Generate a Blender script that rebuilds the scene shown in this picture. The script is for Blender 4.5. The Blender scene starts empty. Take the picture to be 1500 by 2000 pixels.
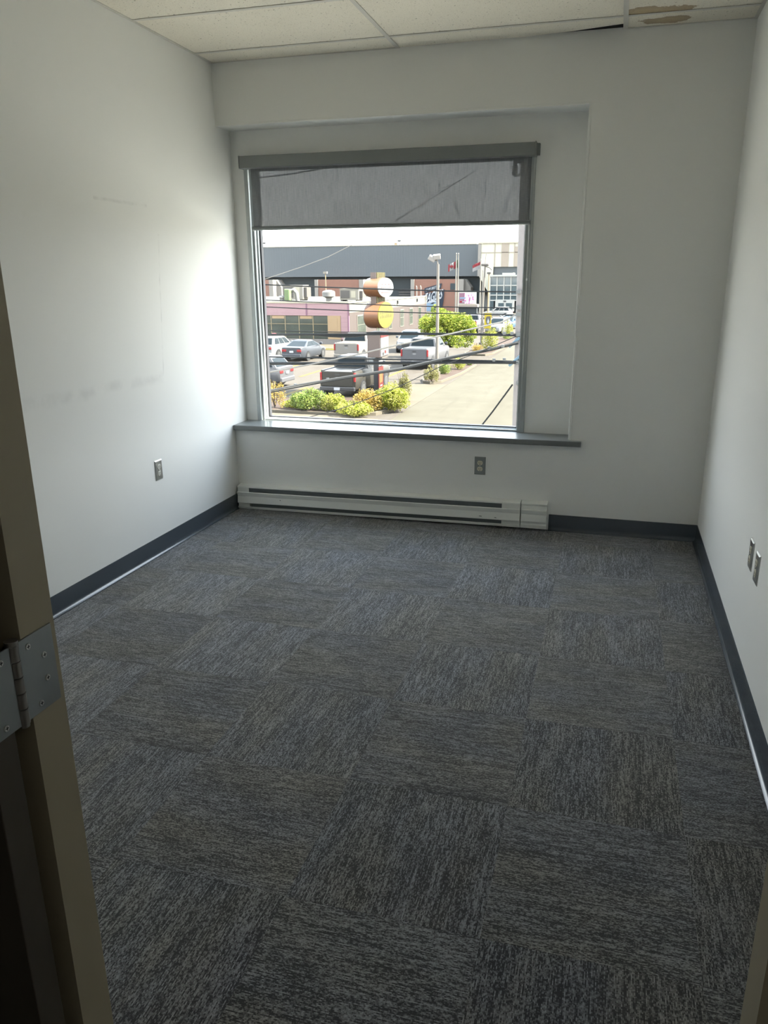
import bpy, bmesh, math, random
import numpy as np
from mathutils import Vector, Matrix
random.seed(7)
R = math.radians
SC = bpy.context.scene
COL = SC.collection

# ------------------------------------------------------------------ camera, sky, sun, exposure
CAM = Vector((2.4378, -4.7036, 1.504)); YAW, PIT, ROL, FPX = .27, .303, -.0035, 1503.4
PPX, PPY = 774.94, 1017.8                      # principal point in the 1500x2000 frame
_f0 = Vector((-math.sin(YAW), math.cos(YAW), 0)); _r0 = Vector((math.cos(YAW), math.sin(YAW), 0)); _up = Vector((0, 0, 1))
_fw = math.cos(PIT)*_f0 - math.sin(PIT)*_up; _u = math.sin(PIT)*_f0 + math.cos(PIT)*_up
_rt = math.cos(ROL)*_r0 + math.sin(ROL)*_u; _u2 = -math.sin(ROL)*_r0 + math.cos(ROL)*_u
cd = bpy.data.cameras.new('camera'); cam = bpy.data.objects.new('camera', cd); COL.objects.link(cam)
M = Matrix.Identity(4)
for i in range(3):
    M[i][0] = _rt[i]; M[i][1] = _u2[i]; M[i][2] = -_fw[i]; M[i][3] = CAM[i]
cam.matrix_world = M
cd.sensor_fit = 'AUTO'; cd.sensor_width = 36; cd.lens = 36*FPX/2000
cd.shift_x = -(PPX-750)/2000; cd.shift_y = (PPY-1000)/2000
cd.clip_start = .02; cd.clip_end = 2000
SC.camera = cam

w = bpy.data.worlds.new('sky'); SC.world = w; w.use_nodes = True
nt = w.node_tree; nt.nodes.clear()
SKY = 7.6
tc = nt.nodes.new('ShaderNodeTexCoord'); sx = nt.nodes.new('ShaderNodeSeparateXYZ'); rp = nt.nodes.new('ShaderNodeValToRGB')
bg = nt.nodes.new('ShaderNodeBackground'); wo = nt.nodes.new('ShaderNodeOutputWorld')
rp.color_ramp.elements[0].position = 0.0; rp.color_ramp.elements[0].color = (1.0, 1.0, .98, 1)
rp.color_ramp.elements[1].position = .9; rp.color_ramp.elements[1].color = (.66, .80, 1.0, 1)
bg.inputs['Strength'].default_value = SKY
nt.links.new(tc.outputs['Generated'], sx.inputs[0]); nt.links.new(sx.outputs['Z'], rp.inputs[0])
nt.links.new(rp.outputs[0], bg.inputs[0]); nt.links.new(bg.outputs[0], wo.inputs[0])

sl = bpy.data.lights.new('sun', 'SUN'); sl.energy = 52; sl.angle = R(.6); sl.color = (1, .94, .83)
so = bpy.data.objects.new('sun', sl); COL.objects.link(so)
SUN_DIR = Vector((1.0, .10, 1.12)).normalized()
so.rotation_euler = SUN_DIR.to_track_quat('Z', 'Y').to_euler(); so.location = (30, 20, 40)

vs = SC.view_settings; vs.view_transform = 'Standard'; vs.look = 'None'; vs.gamma = 1; vs.exposure = 0.22; vs.use_curve_mapping = False
SC.cycles.max_bounces = 14; SC.cycles.diffuse_bounces = 8; SC.cycles.glossy_bounces = 4; SC.cycles.transparent_max_bounces = 12
SC.cycles.sample_clamp_indirect = 8; SC.cycles.caustics_reflective = False; SC.cycles.caustics_refractive = False
SC.cycles.use_denoising = True

# ------------------------------------------------------------------ helpers
G = -4.2                                        # street level below this upper-floor room
def ray(px, py): return _fw + _rt*((px-PPX)/FPX) - _u2*((py-PPY)/FPX)
def at(px, py, Y):                              # point of the plane y = Y
    d = ray(px, py); return CAM + d*((Y-CAM.y)/d.y)
def atx(px, py, X):
    d = ray(px, py); return CAM + d*((X-CAM.x)/d.x)
def gp(px, py):                                 # point of the ground outside
    d = ray(px, py); return CAM + d*((G-CAM.z)/d.z)
def lin(r, g, b):
    f = lambda c: (c/255/12.92 if c/255 <= .04045 else ((c/255+.055)/1.055)**2.4)
    return (f(r), f(g), f(b))

MATS = {}
def mat(name, col, rough=.6, metal=0.0, var=.06, vscale=6.0, spec=.5, bump=0.0, bscale=200.0):
    """procedural paint / plastic / stone: principled with noise-varied colour and optional fine relief"""
    if name in MATS: return MATS[name]
    m = bpy.data.materials.new(name); m.use_nodes = True; n = m.node_tree.nodes; l = m.node_tree.links
    b = n['Principled BSDF']; b.inputs['Roughness'].default_value = rough; b.inputs['Metallic'].default_value = metal
    b.inputs['Specular IOR Level'].default_value = spec
    t = n.new('ShaderNodeTexCoord'); no = n.new('ShaderNodeTexNoise'); no.inputs['Scale'].default_value = vscale; no.inputs['Detail'].default_value = 4
    mx = n.new('ShaderNodeMix'); mx.data_type = 'RGBA'
    c = Vector(col)
    mx.inputs[6].default_value = (*(c*(1-var)), 1); mx.inputs[7].default_value = (*(c*(1+var)), 1)
    l.new(t.outputs['Object'], no.inputs['Vector']); l.new(no.outputs['Fac'], mx.inputs[0]); l.new(mx.outputs[2], b.inputs['Base Color'])
    if bump:
        n2 = n.new('ShaderNodeTexNoise'); n2.inputs['Scale'].default_value = bscale; n2.inputs['Detail'].default_value = 3
        bp = n.new('ShaderNodeBump'); bp.inputs['Strength'].default_value = bump; bp.inputs['Distance'].default_value = .002
        l.new(t.outputs['Object'], n2.inputs['Vector']); l.new(n2.outputs['Fac'], bp.inputs['Height']); l.new(bp.outputs[0], b.inputs['Normal'])
    MATS[name] = m; return m
class Nodes:
    """small node-graph helper for the special materials"""
    def __init__(s, name):
        s.m = bpy.data.materials.new(name); s.m.use_nodes = True; s.n = s.m.node_tree.nodes; s.l = s.m.node_tree.links
        s.b = s.n['Principled BSDF']; MATS[name] = s.m
    def new(s, t, **k):
        x = s.n.new('ShaderNode'+t)
        for a, v in k.items():
            if a.startswith('i_'): x.inputs[int(a[2:]) if a[2:].isdigit() else a[2:].replace('_', ' ')].default_value = v
            else: setattr(x, a, v)
        return x
    def math(s, op, a, b=None, c=None, clamp=False):
        x = s.n.new('ShaderNodeMath'); x.operation = op; x.use_clamp = clamp
        for i, v in enumerate((a, b, c)):
            if v is None: continue
            if isinstance(v, (int, float)): x.inputs[i].default_value = v
            else: s.l.new(v, x.inputs[i])
        return x.outputs[0]
    def mix(s, fac, a, b):
        x = s.n.new('ShaderNodeMix'); x.data_type = 'RGBA'
        for i, v in ((0, fac), (6, a), (7, b)):
            if isinstance(v, (int, float)): x.inputs[i].default_value = v
            elif isinstance(v, tuple): x.inputs[i].default_value = (*v, 1)
            else: s.l.new(v, x.inputs[i])
        return x.outputs[2]
    def ramp(s, fac, *st):
        x = s.n.new('ShaderNodeValToRGB'); e = x.color_ramp.elements
        while len(e) < len(st): e.new(.5)
        for el, (p, c) in zip(e, st): el.position = p; el.color = (*c, 1) if isinstance(c, tuple) else (c, c, c, 1)
        s.l.new(fac, x.inputs[0]); return x.outputs[0]
    def noise(s, vec, scale, detail=3, rough=.5, dims='3D'):
        x = s.n.new('ShaderNodeTexNoise'); x.inputs['Scale'].default_value = scale; x.inputs['Detail'].default_value = detail; x.inputs['Roughness'].default_value = rough
        if vec is not None: s.l.new(vec, x.inputs['Vector'])
        return x.outputs['Fac']
    def coord(s, kind='Object'): return s.new('TexCoord').outputs[kind]
    def mapping(s, vec, scale=(1, 1, 1), loc=(0, 0, 0), rot=(0, 0, 0)):
        x = s.n.new('ShaderNodeMapping'); x.inputs['Scale'].default_value = scale; x.inputs['Location'].default_value = loc; x.inputs['Rotation'].default_value = rot
        s.l.new(vec, x.inputs['Vector']); return x.outputs[0]
    def link(s, o, i): s.l.new(o, i)
    def bump(s, h, strength, dist=.002):
        x = s.n.new('ShaderNodeBump'); x.inputs['Strength'].default_value = strength; x.inputs['Distance'].default_value = dist
        s.l.new(h, x.inputs['Height']); s.l.new(x.outputs[0], s.b.inputs['Normal'])

class MB:
    """collects geometry; build() links it as ONE mesh object"""
    def __init__(s): s.v = []; s.f = []
    def add(s, vs, fs):
        k = len(s.v); s.v += [tuple(v) for v in vs]; s.f += [tuple(i+k for i in f) for f in fs]; return s
    def box(s, x0, x1, y0, y1, z0, z1):
        vs = [(x, y, z) for z in (z0, z1) for y in (y0, y1) for x in (x0, x1)]
        return s.add(vs, [(0, 2, 3, 1), (4, 5, 7, 6), (0, 1, 5, 4), (2, 6, 7, 3), (0, 4, 6, 2), (1, 3, 7, 5)])
    def prism(s, poly, axis, a0, a1):
        """poly in the two remaining axes (cyclic order), extruded along axis"""
        def P(u, v, a): return {'x': (a, u, v), 'y': (u, a, v), 'z': (u, v, a)}[axis]
        n = len(poly); vs = [P(u, v, a0) for u, v in poly]+[P(u, v, a1) for u, v in poly]
        return s.add(vs, [tuple(range(n))[::-1], tuple(range(n, 2*n))]+[(i, (i+1) % n, n+(i+1) % n, n+i) for i in range(n)])
    def loft(s, rings, cap=True, closed=True):
        n = len(rings[0]); vs = [p for r in rings for p in r]; fs = []
        for k in range(len(rings)-1):
            for i in range(n if closed else n-1):
                j = (i+1) % n; fs.append((k*n+i, k*n+j, (k+1)*n+j, (k+1)*n+i))
        if cap: fs += [tuple(range(n))[::-1], tuple((len(rings)-1)*n+i for i in range(n))]
        return s.add(vs, fs)
    def tube(s, pts, r, n=8):
        pts = [Vector(p) for p in pts]; rs = r if isinstance(r, (list, tuple)) else [r]*len(pts); rings = []
        for i, p in enumerate(pts):
            t = (pts[min(i+1, len(pts)-1)]-pts[max(i-1, 0)]).normalized()
            a = Vector((0, 0, 1)) if abs(t.z) < .9 else Vector((1, 0, 0))
            u = t.cross(a).normalized(); v = u.cross(t)
            rings.append([p+(u*math.cos(2*math.pi*k/n)+v*math.sin(2*math.pi*k/n))*rs[i] for k in range(n)])
        return s.loft(rings)
    def cyl(s, a, b, r, r2=None, n=16): return s.tube([a, b], [r, r if r2 is None else r2], n)
    def ring(s, x0, x1, z0, z1, w, y0, y1):
        """rectangular picture frame lying in the xz plane"""
        s.box(x0, x0+w, y0, y1, z0, z1); s.box(x1-w, x1, y0, y1, z0, z1); s.box(x0+w, x1-w, y0, y1, z0, z0+w); return s.box(x0+w, x1-w, y0, y1, z1-w, z1)
    def quad(s, a, b, c, d): return s.add([a, b, c, d], [(0, 1, 2, 3)])
    def mesh(s, name, bevel=0, seg=2):
        me = bpy.data.meshes.new(name); me.from_pydata(s.v, [], s.f)
        bm = bmesh.new(); bm.from_mesh(me)
        bmesh.ops.recalc_face_normals(bm, faces=bm.faces)
        if bevel:
            es = [e for e in bm.edges if len(e.link_faces) == 2 and e.calc_face_angle(0) > .5]
            bmesh.ops.bevel(bm, geom=es, offset=bevel, segments=seg, profile=.5, affect='EDGES', clamp_overlap=True)
        bm.to_mesh(me); bm.free(); return me
    def build(s, name, m, parent=None, bevel=0, smooth=False, kind=None, origin=None, seg=2):
        me = s.mesh(name, bevel, seg); me.materials.append(m)
        if origin is not None: me.transform(Matrix.Translation(-Vector(origin)))
        if smooth:
            for p in me.polygons: p.use_smooth = True
            me.set_sharp_from_angle(angle=R(38))
        o = bpy.data.objects.new(name, me); COL.objects.link(o)
        if parent: o.parent = parent
        elif origin is not None: o.location = origin
        if kind: o['kind'] = kind
        return o
def empty(name, loc=(0, 0, 0), rz=0, kind=None):
    o = bpy.data.objects.new(name, None); COL.objects.link(o); o.location = loc; o.rotation_euler = (0, 0, rz); o.empty_display_size = .05
    if kind: o['kind'] = kind
    return o
def tag(o, label, cat, group=None):
    o['label'] = label; o['category'] = cat
    if group: o['group'] = group
    return o
def thing(name, label, cat, loc=(0, 0, 0), rz=0, group=None): return tag(empty(name, loc, rz), label, cat, group)
def share(name, me, loc, parent=None, rz=0):
    o = bpy.data.objects.new(name, me); COL.objects.link(o); o.location = loc; o.rotation_euler = (0, 0, rz)
    if parent: o.parent = parent
    return o
def text_mesh(body, size, depth=.0, align='CENTER'):
    c = bpy.data.curves.new('lettering', 'FONT'); c.body = body; c.size = size; c.extrude = depth; c.offset = .018; c.align_x = align; c.align_y = 'CENTER'
    o = bpy.data.objects.new('lettering', c); COL.objects.link(o)
    dg = bpy.context.evaluated_depsgraph_get(); dg.update()
    me = bpy.data.meshes.new_from_object(o.evaluated_get(dg)); bpy.data.objects.remove(o); return me

# ------------------------------------------------------------------ room dimensions (metres)
W, H, ZH, XR = 3.002, 2.738, 2.403, 2.2187       # room width, ceiling, header soffit, right edge of the window recess
DEP, OUT = .185, .34                             # recess depth, outer face of the window wall
YF0, YF1 = -3.904, -3.957                        # door wall: room face, corridor face
DX0, DX1 = 1.732, 2.649                          # door opening
ZS = .577                                        # sill top
WX0, WX1, WZ1 = .087, 1.927, 2.238                # window opening
CORY = -6.0                                      # far wall of the corridor
# ------------------------------------------------------------------ interior materials
def wall_mat(name, marks=False):
    k = Nodes(name); b = k.b; b.inputs['Roughness'].default_value = .6; b.inputs['Specular IOR Level'].default_value = .15
    c = k.coord(); col = k.mix(k.noise(c, 1.3, 3), (.77, .775, .76), (.81, .815, .80))
    if marks:
        s = k.new('SeparateXYZ'); k.link(c, s.inputs[0]); y, z = s.outputs[1], s.outputs[2]
        def band(val, half, soft):            # 1 inside |val| < half
            return k.math('SUBTRACT', 1.0, k.math('SMOOTH_MIN', k.math('DIVIDE', k.math('MAXIMUM', k.math('SUBTRACT', k.math('ABSOLUTE', val), half), 0), soft), 1.0, .1), clamp=True)
        yr = k.math('MULTIPLY', k.math('GREATER_THAN', y, -1.95), k.math('LESS_THAN', y, -.82))
        wob = k.math('MULTIPLY', k.math('SUBTRACT', k.noise(c, 5, 2), .5), .05)
        smudge = k.math('MULTIPLY', band(k.math('SUBTRACT', k.math('SUBTRACT', z, .99), wob), .008, .030), yr)
        patchy = k.ramp(k.noise(c, 9, 3), (.42, 0.0), (.62, 1.0))
        vline = k.math('MULTIPLY', band(k.math('SUBTRACT', k.math('ADD', k.math('ADD', y, .775), k.math('MULTIPLY', k.math('SUBTRACT', z, 1.45), -.10)), k.math('MULTIPLY', wob, .3)), .002, .006),
                       k.math('MULTIPLY', k.math('GREATER_THAN', z, 1.0), k.math('LESS_THAN', z, 1.75)))
        scuff = k.math('MULTIPLY', band(k.math('SUBTRACT', z, 1.885), .003, .008),
                       k.math('MULTIPLY', k.math('GREATER_THAN', y, -1.28), k.math('LESS_THAN', y, -.83)))
        f = k.math('ADD', k.math('MULTIPLY', k.math('MULTIPLY', smudge, patchy), .17), k.math('MULTIPLY', k.math('MULTIPLY', k.math('ADD', vline, scuff), k.ramp(k.noise(c, 14, 2), (.4, .1), (.6, 1.0))), .22), clamp=True)
        col = k.mix(f, col, (.34, .34, .34))
    k.link(col, b.inputs['Base Color']); k.bump(k.noise(c, 260, 2), .06, .001)
    return k.m
M_WALL = wall_mat('wall_paint'); M_WALLL = wall_mat('wall_paint_scuffed', True)
def carpet_mat():
    k = Nodes('carpet_loop_pile'); b = k.b; b.inputs['Roughness'].default_value = .95; b.inputs['Specular IOR Level'].default_value = .12
    b.inputs['Sheen Weight'].default_value = .34; b.inputs['Sheen Roughness'].default_value = .5
    c = k.coord(); oi = k.new('ObjectInfo'); rnd = oi.outputs['Random']
    off = k.new('CombineXYZ'); k.link(k.math('MULTIPLY', rnd, 37.0), off.inputs[2]); k.link(k.math('MULTIPLY', rnd, 11.0), off.inputs[1])
    ad = k.new('VectorMath', operation='ADD'); k.link(c, ad.inputs[0]); k.link(off.outputs[0], ad.inputs[1]); v = ad.outputs[0]
    # tufted rows run along local y, one every 3.1 mm
    s = k.new('SeparateXYZ'); k.link(v, s.inputs[0]); u = k.math('DIVIDE', s.outputs['X'], .0031); row = k.math('FLOOR', u); ph = k.math('SUBTRACT', k.math('FRACT', u), .5)
    def rv(fx, fy, det):
        cb = k.new('CombineXYZ'); k.link(k.math('MULTIPLY', row, fx), cb.inputs[0]); k.link(k.math('MULTIPLY', s.outputs['Y'], fy), cb.inputs[1]); k.link(s.outputs['Z'], cb.inputs[2])
        return k.noise(cb.outputs[0], 1.0, det, .6)
    loop = rv(3.71, 150, 1); dash = rv(1.93, 24, 2); streak = rv(.33, 4.5, 3)
    patch = k.noise(k.mapping(v, (14, 5, 1)), 1.0, 2, .5); tint = k.noise(k.mapping(v, (5.0, 1.6, 1)), 1.0, 2, .5)
    val = k.math('ADD', k.math('ADD', k.math('MULTIPLY', loop, .62), k.math('MULTIPLY', dash, .55)), k.math('ADD', k.math('MULTIPLY', streak, .30), k.math('MULTIPLY', patch, .14)))
    light = k.ramp(val, (.73, 0.0), (.96, 1.0))
    prof = k.math('SUBTRACT', 1.0, k.math('MULTIPLY', k.math('MULTIPLY', ph, ph), 2.6))
    base = k.mix(k.ramp(tint, (.40, 0.0), (.62, 1.0)), (.025, .027, .032), (.032, .031, .027))
    yarn = k.mix(k.ramp(tint, (.40, 0.0), (.62, 1.0)), (.31, .322, .345), (.335, .327, .30))
    col = k.mix(light, base, yarn); mul = k.new('Mix', data_type='RGBA', blend_type='MULTIPLY'); mul.inputs[0].default_value = 1.0
    cp = k.new('CombineColor'); [k.link(prof, cp.inputs[i]) for i in range(3)]; k.link(col, mul.inputs[6]); k.link(cp.outputs[0], mul.inputs[7])
    k.link(mul.outputs[2], b.inputs['Base Color'])
    k.bump(k.math('ADD', k.math('MULTIPLY', loop, .6), prof), .5, .002)
    return k.m
M_CARPET = carpet_mat()
def ceiling_mat(name, stain=None):
    k = Nodes(name); b = k.b; b.inputs['Roughness'].default_value = .9; b.inputs['Specular IOR Level'].default_value = .1
    c = k.coord(); base = k.mix(k.noise(c, 2.5, 2), (.74, .70, .61), (.81, .77, .68))
    pits = k.ramp(k.noise(k.mapping(c, (95, 60, 1), rot=(0, 0, .5)), 1.0, 2, .6), (.29, 1.0), (.345, 0.0))
    dots = k.ramp(k.noise(k.mapping(c, (230, 230, 1)), 1.0, 1, .5), (.30, .7), (.36, 0.0))
    p = k.math('MAXIMUM', pits, dots); col = k.mix(k.math('MULTIPLY', p, .75), base, (.30, .27, .21))
    if stain:
        (cx, cy, rx, ry) = stain
        q = k.mapping(c, (1/rx, 1/ry, 0), loc=(-cx/rx, -cy/ry, 0)); ln = k.new('VectorMath', operation='LENGTH'); k.link(q, ln.inputs[0])
        d = k.math('ADD', ln.outputs['Value'], k.math('MULTIPLY', k.math('SUBTRACT', k.noise(c, 9, 4, .65), .5), 1.5))
        a = k.ramp(d, (.0, 1.0), (.95, .85), (1.0, 0.0))
        brown = k.mix(k.ramp(d, (.3, 0.0), (.95, 1.0)), (.40, .30, .17), (.26, .175, .085)); col = k.mix(k.math('MULTIPLY', a, .85), col, brown)
    k.link(col, b.inputs['Base Color']); k.bump(k.math('SUBTRACT', 1.0, p), .5, .003)
    return k.m
M_CEIL = ceiling_mat('mineral_fibre_tile')
M_CEILS1 = ceiling_mat('mineral_fibre_tile_stained_deep', (.02, -.245, .19, .075))
M_CEILS2 = ceiling_mat('mineral_fibre_tile_stained', (.10, -.085, .13, .055))
M_TBAR = mat('ceiling_grid_white', (.56, .54, .50), .45)
M_BASE = mat('cove_base_charcoal', lin(60, 68, 76), .24, var=.05, spec=.7)
M_SILL = mat('sill_grey_laminate', lin(112, 116, 116), .28, var=.04, vscale=20, spec=.6)
M_ALU = mat('window_aluminium', lin(165, 170, 170), .38, metal=.35, var=.05)
M_GASK = mat('gasket_black', (.012, .012, .016), .5)
M_BLINDM = mat('blind_grey_aluminium', lin(122, 126, 126), .5, var=.03)
M_HEAT = mat('heater_enamel', lin(226, 228, 224), .38, var=.04)
M_HEATD = mat('heater_dark_inside', lin(98, 104, 105), .55, metal=.2)
M_STEEL = mat('stainless_plate', (.60, .60, .58), .30, metal=1.0, var=.05, vscale=40)
M_GREYP = mat('grey_plate', lin(125, 130, 130), .4, var=.03)
M_OUTB = mat('outlet_bisque', lin(205, 200, 180), .4)
M_OUTG = mat('outlet_grey', lin(190, 190, 182), .35)
M_SLOT = mat('slot_dark', (.015, .015, .013), .6)
M_JAMB = mat('frame_khaki_paint', lin(168, 160, 138), .4, var=.05)
M_DOOR = mat('door_dark_brown', lin(74, 68, 60), .5, var=.08, vscale=12)
M_HINGE = mat('hinge_satin_steel', lin(150, 155, 156), .36, metal=.8, var=.06, vscale=30)
M_HDARK = mat('hinge_dark_steel', lin(135, 132, 128), .30, metal=.6)
M_CONC = mat('slab_dark', (.05, .05, .05), .9)
M_SCUFF = mat('scrape_dark', (.05, .05, .05), .7)
def glass_mat(name, tint=(1, 1, 1), refl=.06):
    k = Nodes(name); k.n.remove(k.b)
    t = k.new('BsdfTransparent'); t.inputs[0].default_value = (*tint, 1); g = k.new('BsdfGlossy'); g.inputs['Roughness'].default_value = .02
    c = k.coord(); lw = k.new('LayerWeight', i_Blend=.35)
    f = k.math('ADD', k.math('MULTIPLY', lw.outputs['Facing'], .10), k.math('MULTIPLY', k.noise(c, 3, 2), refl*.6), clamp=True)
    mx = k.new('MixShader'); k.link(f, mx.inputs[0]); k.link(t.outputs[0], mx.inputs[1]); k.link(g.outputs[0], mx.inputs[2]); k.link(mx.outputs[0], k.n['Material Output'].inputs[0])
    return k.m
M_GLASS = glass_mat('window_glass', (.97, .985, .98), .04)
def fabric_mat():
    k = Nodes('blind_screen_fabric'); k.n.remove(k.b)
    c = k.coord(); warp = k.noise(k.mapping(c, (430, 1, 9)), 1.0, 3, .7); weft = k.noise(k.mapping(c, (40, 1, 420)), 1.0, 2, .6)
    th = k.math('ADD', k.math('MULTIPLY', warp, .7), k.math('MULTIPLY', weft, .3))
    col = k.ramp(th, (.34, (.15, .16, .17)), (.66, (.29, .30, .31)))
    open_ = k.ramp(th, (.36, .065), (.64, .198))
    d = k.new('BsdfDiffuse'); k.link(col, d.inputs[0]); tr = k.new('BsdfTransparent'); tr.inputs[0].default_value = (1, 1, 1, 1)
    mx = k.new('MixShader'); k.link(open_, mx.inputs[0]); k.link(d.outputs[0], mx.inputs[1]); k.link(tr.outputs[0], mx.inputs[2]); k.link(mx.outputs[0], k.n['Material Output'].inputs[0])
    return k.m
M_FABRIC = fabric_mat()

# ------------------------------------------------------------------ floor and carpet tiles
fl = MB().box(-1.5, 5.2, CORY-.1, .3, -.30, -.008).build('floor', M_CONC, kind='structure')
S, GX, GY = .5015, .2303, -.2334
tilemesh = {}
def carpet_tile(x0, x1, y0, y1, cx, cy, rot):
    g = .00004; key = (round(x0-cx, 3), round(x1-cx, 3), round(y0-cy, 3), round(y1-cy, 3), rot)
    if key not in tilemesh:
        a, b_, c, d = x0-cx+g, x1-cx-g, y0-cy+g, y1-cy-g
        if rot: a, b_, c, d = c, d, -b_, -a          # object turned +90 deg: local (u,v) -> world (-v,u)
        me = MB().box(a, b_, c, d, -.0079, 0).mesh('carpet_tile', .0004, 1); me.materials.append(M_CARPET); tilemesh[key] = me
    share('carpet_tile', tilemesh[key], (cx, cy, 0), fl, R(90) if rot else 0)
def grid_tiles(X0, X1, Y0, Y1):
    i0 = math.floor((X0-GX)/S); i1 = math.ceil((X1-GX)/S); j0 = math.floor((GY-Y1)/S); j1 = math.ceil((GY-Y0)/S)
    for i in range(i0, i1):
        for j in range(j0, j1):
            xa, xb = GX+i*S, GX+(i+1)*S; ya, yb = GY-(j+1)*S, GY-j*S
            x0, x1, y0, y1 = max(xa, X0), min(xb, X1), max(ya, Y0), min(yb, Y1)
            if x1-x0 < .004 or y1-y0 < .004: continue
            carpet_tile(x0, x1, y0, y1, (xa+xb)/2, (ya+yb)/2, (i+j) % 2 == 1)
grid_tiles(0, W, YF0, 0)
grid_tiles(DX0-.1, DX1+.1, YF1, YF0)
grid_tiles(.3, 4.2, CORY, YF1)

# ------------------------------------------------------------------ walls
WT = .14; TOP = H+.32
MB().box(-WT, 0, YF1, OUT, -.3, TOP).build('wall_left', M_WALLL, kind='structure')
MB().box(W, W+WT, YF1, OUT, -.3, TOP).build('wall_right', M_WALL, kind='structure')
b = MB()
b.box(0, W, 0, OUT, -.3, ZS-.034).box(XR, W, 0, OUT, ZS-.034, TOP).box(0, XR, 0, OUT, ZH, TOP)
b.box(0, WX0, DEP, OUT, ZS-.034, ZH).box(WX1, XR, DEP, OUT, ZS-.034, ZH).box(WX0, WX1, DEP, OUT, WZ1, ZH)
wb = b.build('wall_back', M_WALL, kind='structure')
# raised drywall corner bead round the recess
MB().box(XR-.0050, XR+.009, -.0042, .008, ZS+.002, ZH+.009).build('corner_bead', M_WALL, wb, bevel=.0035, seg=3)
MB().box(0, XR-.0052, -.0025, .006, ZH-.0022, ZH+.009).build('corner_bead', M_WALL, wb, bevel=.002)
b = MB(); b.box(-1.5, DX0-.004, YF1, YF0, -.3, TOP).box(DX1+.004, 5.2, YF1, YF0, -.3, TOP).box(DX0-.004, DX1+.004, YF1, YF0, 2.094, TOP)
b.build('wall_front', M_WALL, kind='structure')
b = MB(); b.box(-1.5, 5.2, CORY-.1, CORY, -.3, TOP).box(-1.6, -1.5, CORY, YF1, -.3, TOP).box(5.2, 5.3, CORY, YF1, -.3, TOP)
b.build('wall_corridor', M_WALL, kind='structure')

# ------------------------------------------------------------------ ceiling: slab, grid, tiles
ce = MB().box(-1.6, 5.3, CORY-.1, OUT, TOP, TOP+.1).build('ceiling', M_CONC, kind='structure')
XA, XB = 1.1528, 1.1528+1.2192; Y1 = -.213; RS = .6096
rows = [Y1-RS*i for i in range(0, 7)]; tb = .012
xs = [0, XA, XB, W]; ys = [0]+[y for y in rows if y > YF0]+[YF0]
for y in ys[1:-1]:
    for a, c in ((0, XA-tb), (XA+tb, XB-tb), (XB+tb, W)):
        MB().box(a, c, y-tb, y+tb, H, H+.0015).box(a, c, y-.001, y+.001, H+.0015, H+.035).build('grid_bar', M_TBAR, ce, origin=(0, 0, 0))
for x in (XA, XB):
    MB().box(x-tb, x+tb, YF0, 0, H-.0004, H+.0015).box(x-.001, x+.001, YF0, 0, H+.0015, H+.035).build('grid_bar', M_TBAR, ce)
MB().box(0, .018, YF0, 0, H+.0001, H+.002).build('wall_angle', M_TBAR, ce); MB().box(W-.018, W, YF0, 0, H+.0001, H+.002).build('wall_angle', M_TBAR, ce)
MB().box(0, XA, -.014, 0, H+.0001, H+.002).build('wall_angle', M_TBAR, ce)
MB().box(XB+tb, W, -.014, 0, H+.0001, H+.002).build('wall_angle', M_TBAR, ce)
for ci in range(3):
    for ri in range(len(ys)-1):
        x0, x1, y1, y0 = xs[ci]+.004, xs[ci+1]-.004, ys[ri]-.004, ys[ri+1]+.004
        m = M_CEIL; t = MB()
        if ci == 1 and ri == 0:                  # tile cut short: an open wedge against the window wall
            t.prism([(x0, y0), (x1, y0), (x1, -.088), (2.12, -.036), (1.86, -.004), (x0, -.004)], 'z', H+.0030, H+.020)
        elif ci == 2 and ri in (0, 1):
            m = M_CEILS2 if ri == 0 else M_CEILS1
            t.box(x0, x1, y0, y1, H+.0030, H+.020)
            o = t.build('ceiling_tile', m, ce, origin=(XB+.1, 0, 0)); o.location = (XB+.1, 0, 0); o['label'] = 'ceiling tile with a brown water stain'; continue
        else: t.box(x0, x1, y0, y1, H+.0030, H+.020)
        cx, cy = (x0+x1)/2, (y0+y1)/2
        o = t.build('ceiling_tile', m, ce, origin=(cx, cy, 0)); o.location = (cx, cy, 0)
MB().box(0, W, -.003, -.0002, H+.010, TOP).build('plenum_shade_sheet', M_CONC, wb)  # added dark sheet, stands in for the shade above the ceiling tiles
# corridor ceiling
b = MB().box(-1.5, 5.2, CORY, YF1, H, H+.02).build('ceiling_corridor', M_CEIL, kind='structure')

# ------------------------------------------------------------------ cove base
def cove(name, axis, a0, a1, wallpos, sgn):
    """rubber base with a curled toe; sgn = direction away from the wall"""
    prof = [(0, 0), (.021, 0), (.0205, .0030), (.0135, .0065), (.0078, .013), (.0048, .026), (.0040, .098), (.003, .1015), (0, .102)]
    b = MB(); b.prism([(wallpos+sgn*u, z) for u, z in prof], axis, a0, a1)
    return b.build(name, M_BASE, kind='structure', smooth=True)
cove('baseboard_left', 'y', YF0, 0, 0, 1); cove('baseboard_right', 'y', YF0, -.0, W, -1)
cove('baseboard_back', 'x', 2.126, W-.004, 0, -1); cove('baseboard_front', 'x', .01, DX0-.02, YF0, 1)

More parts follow.
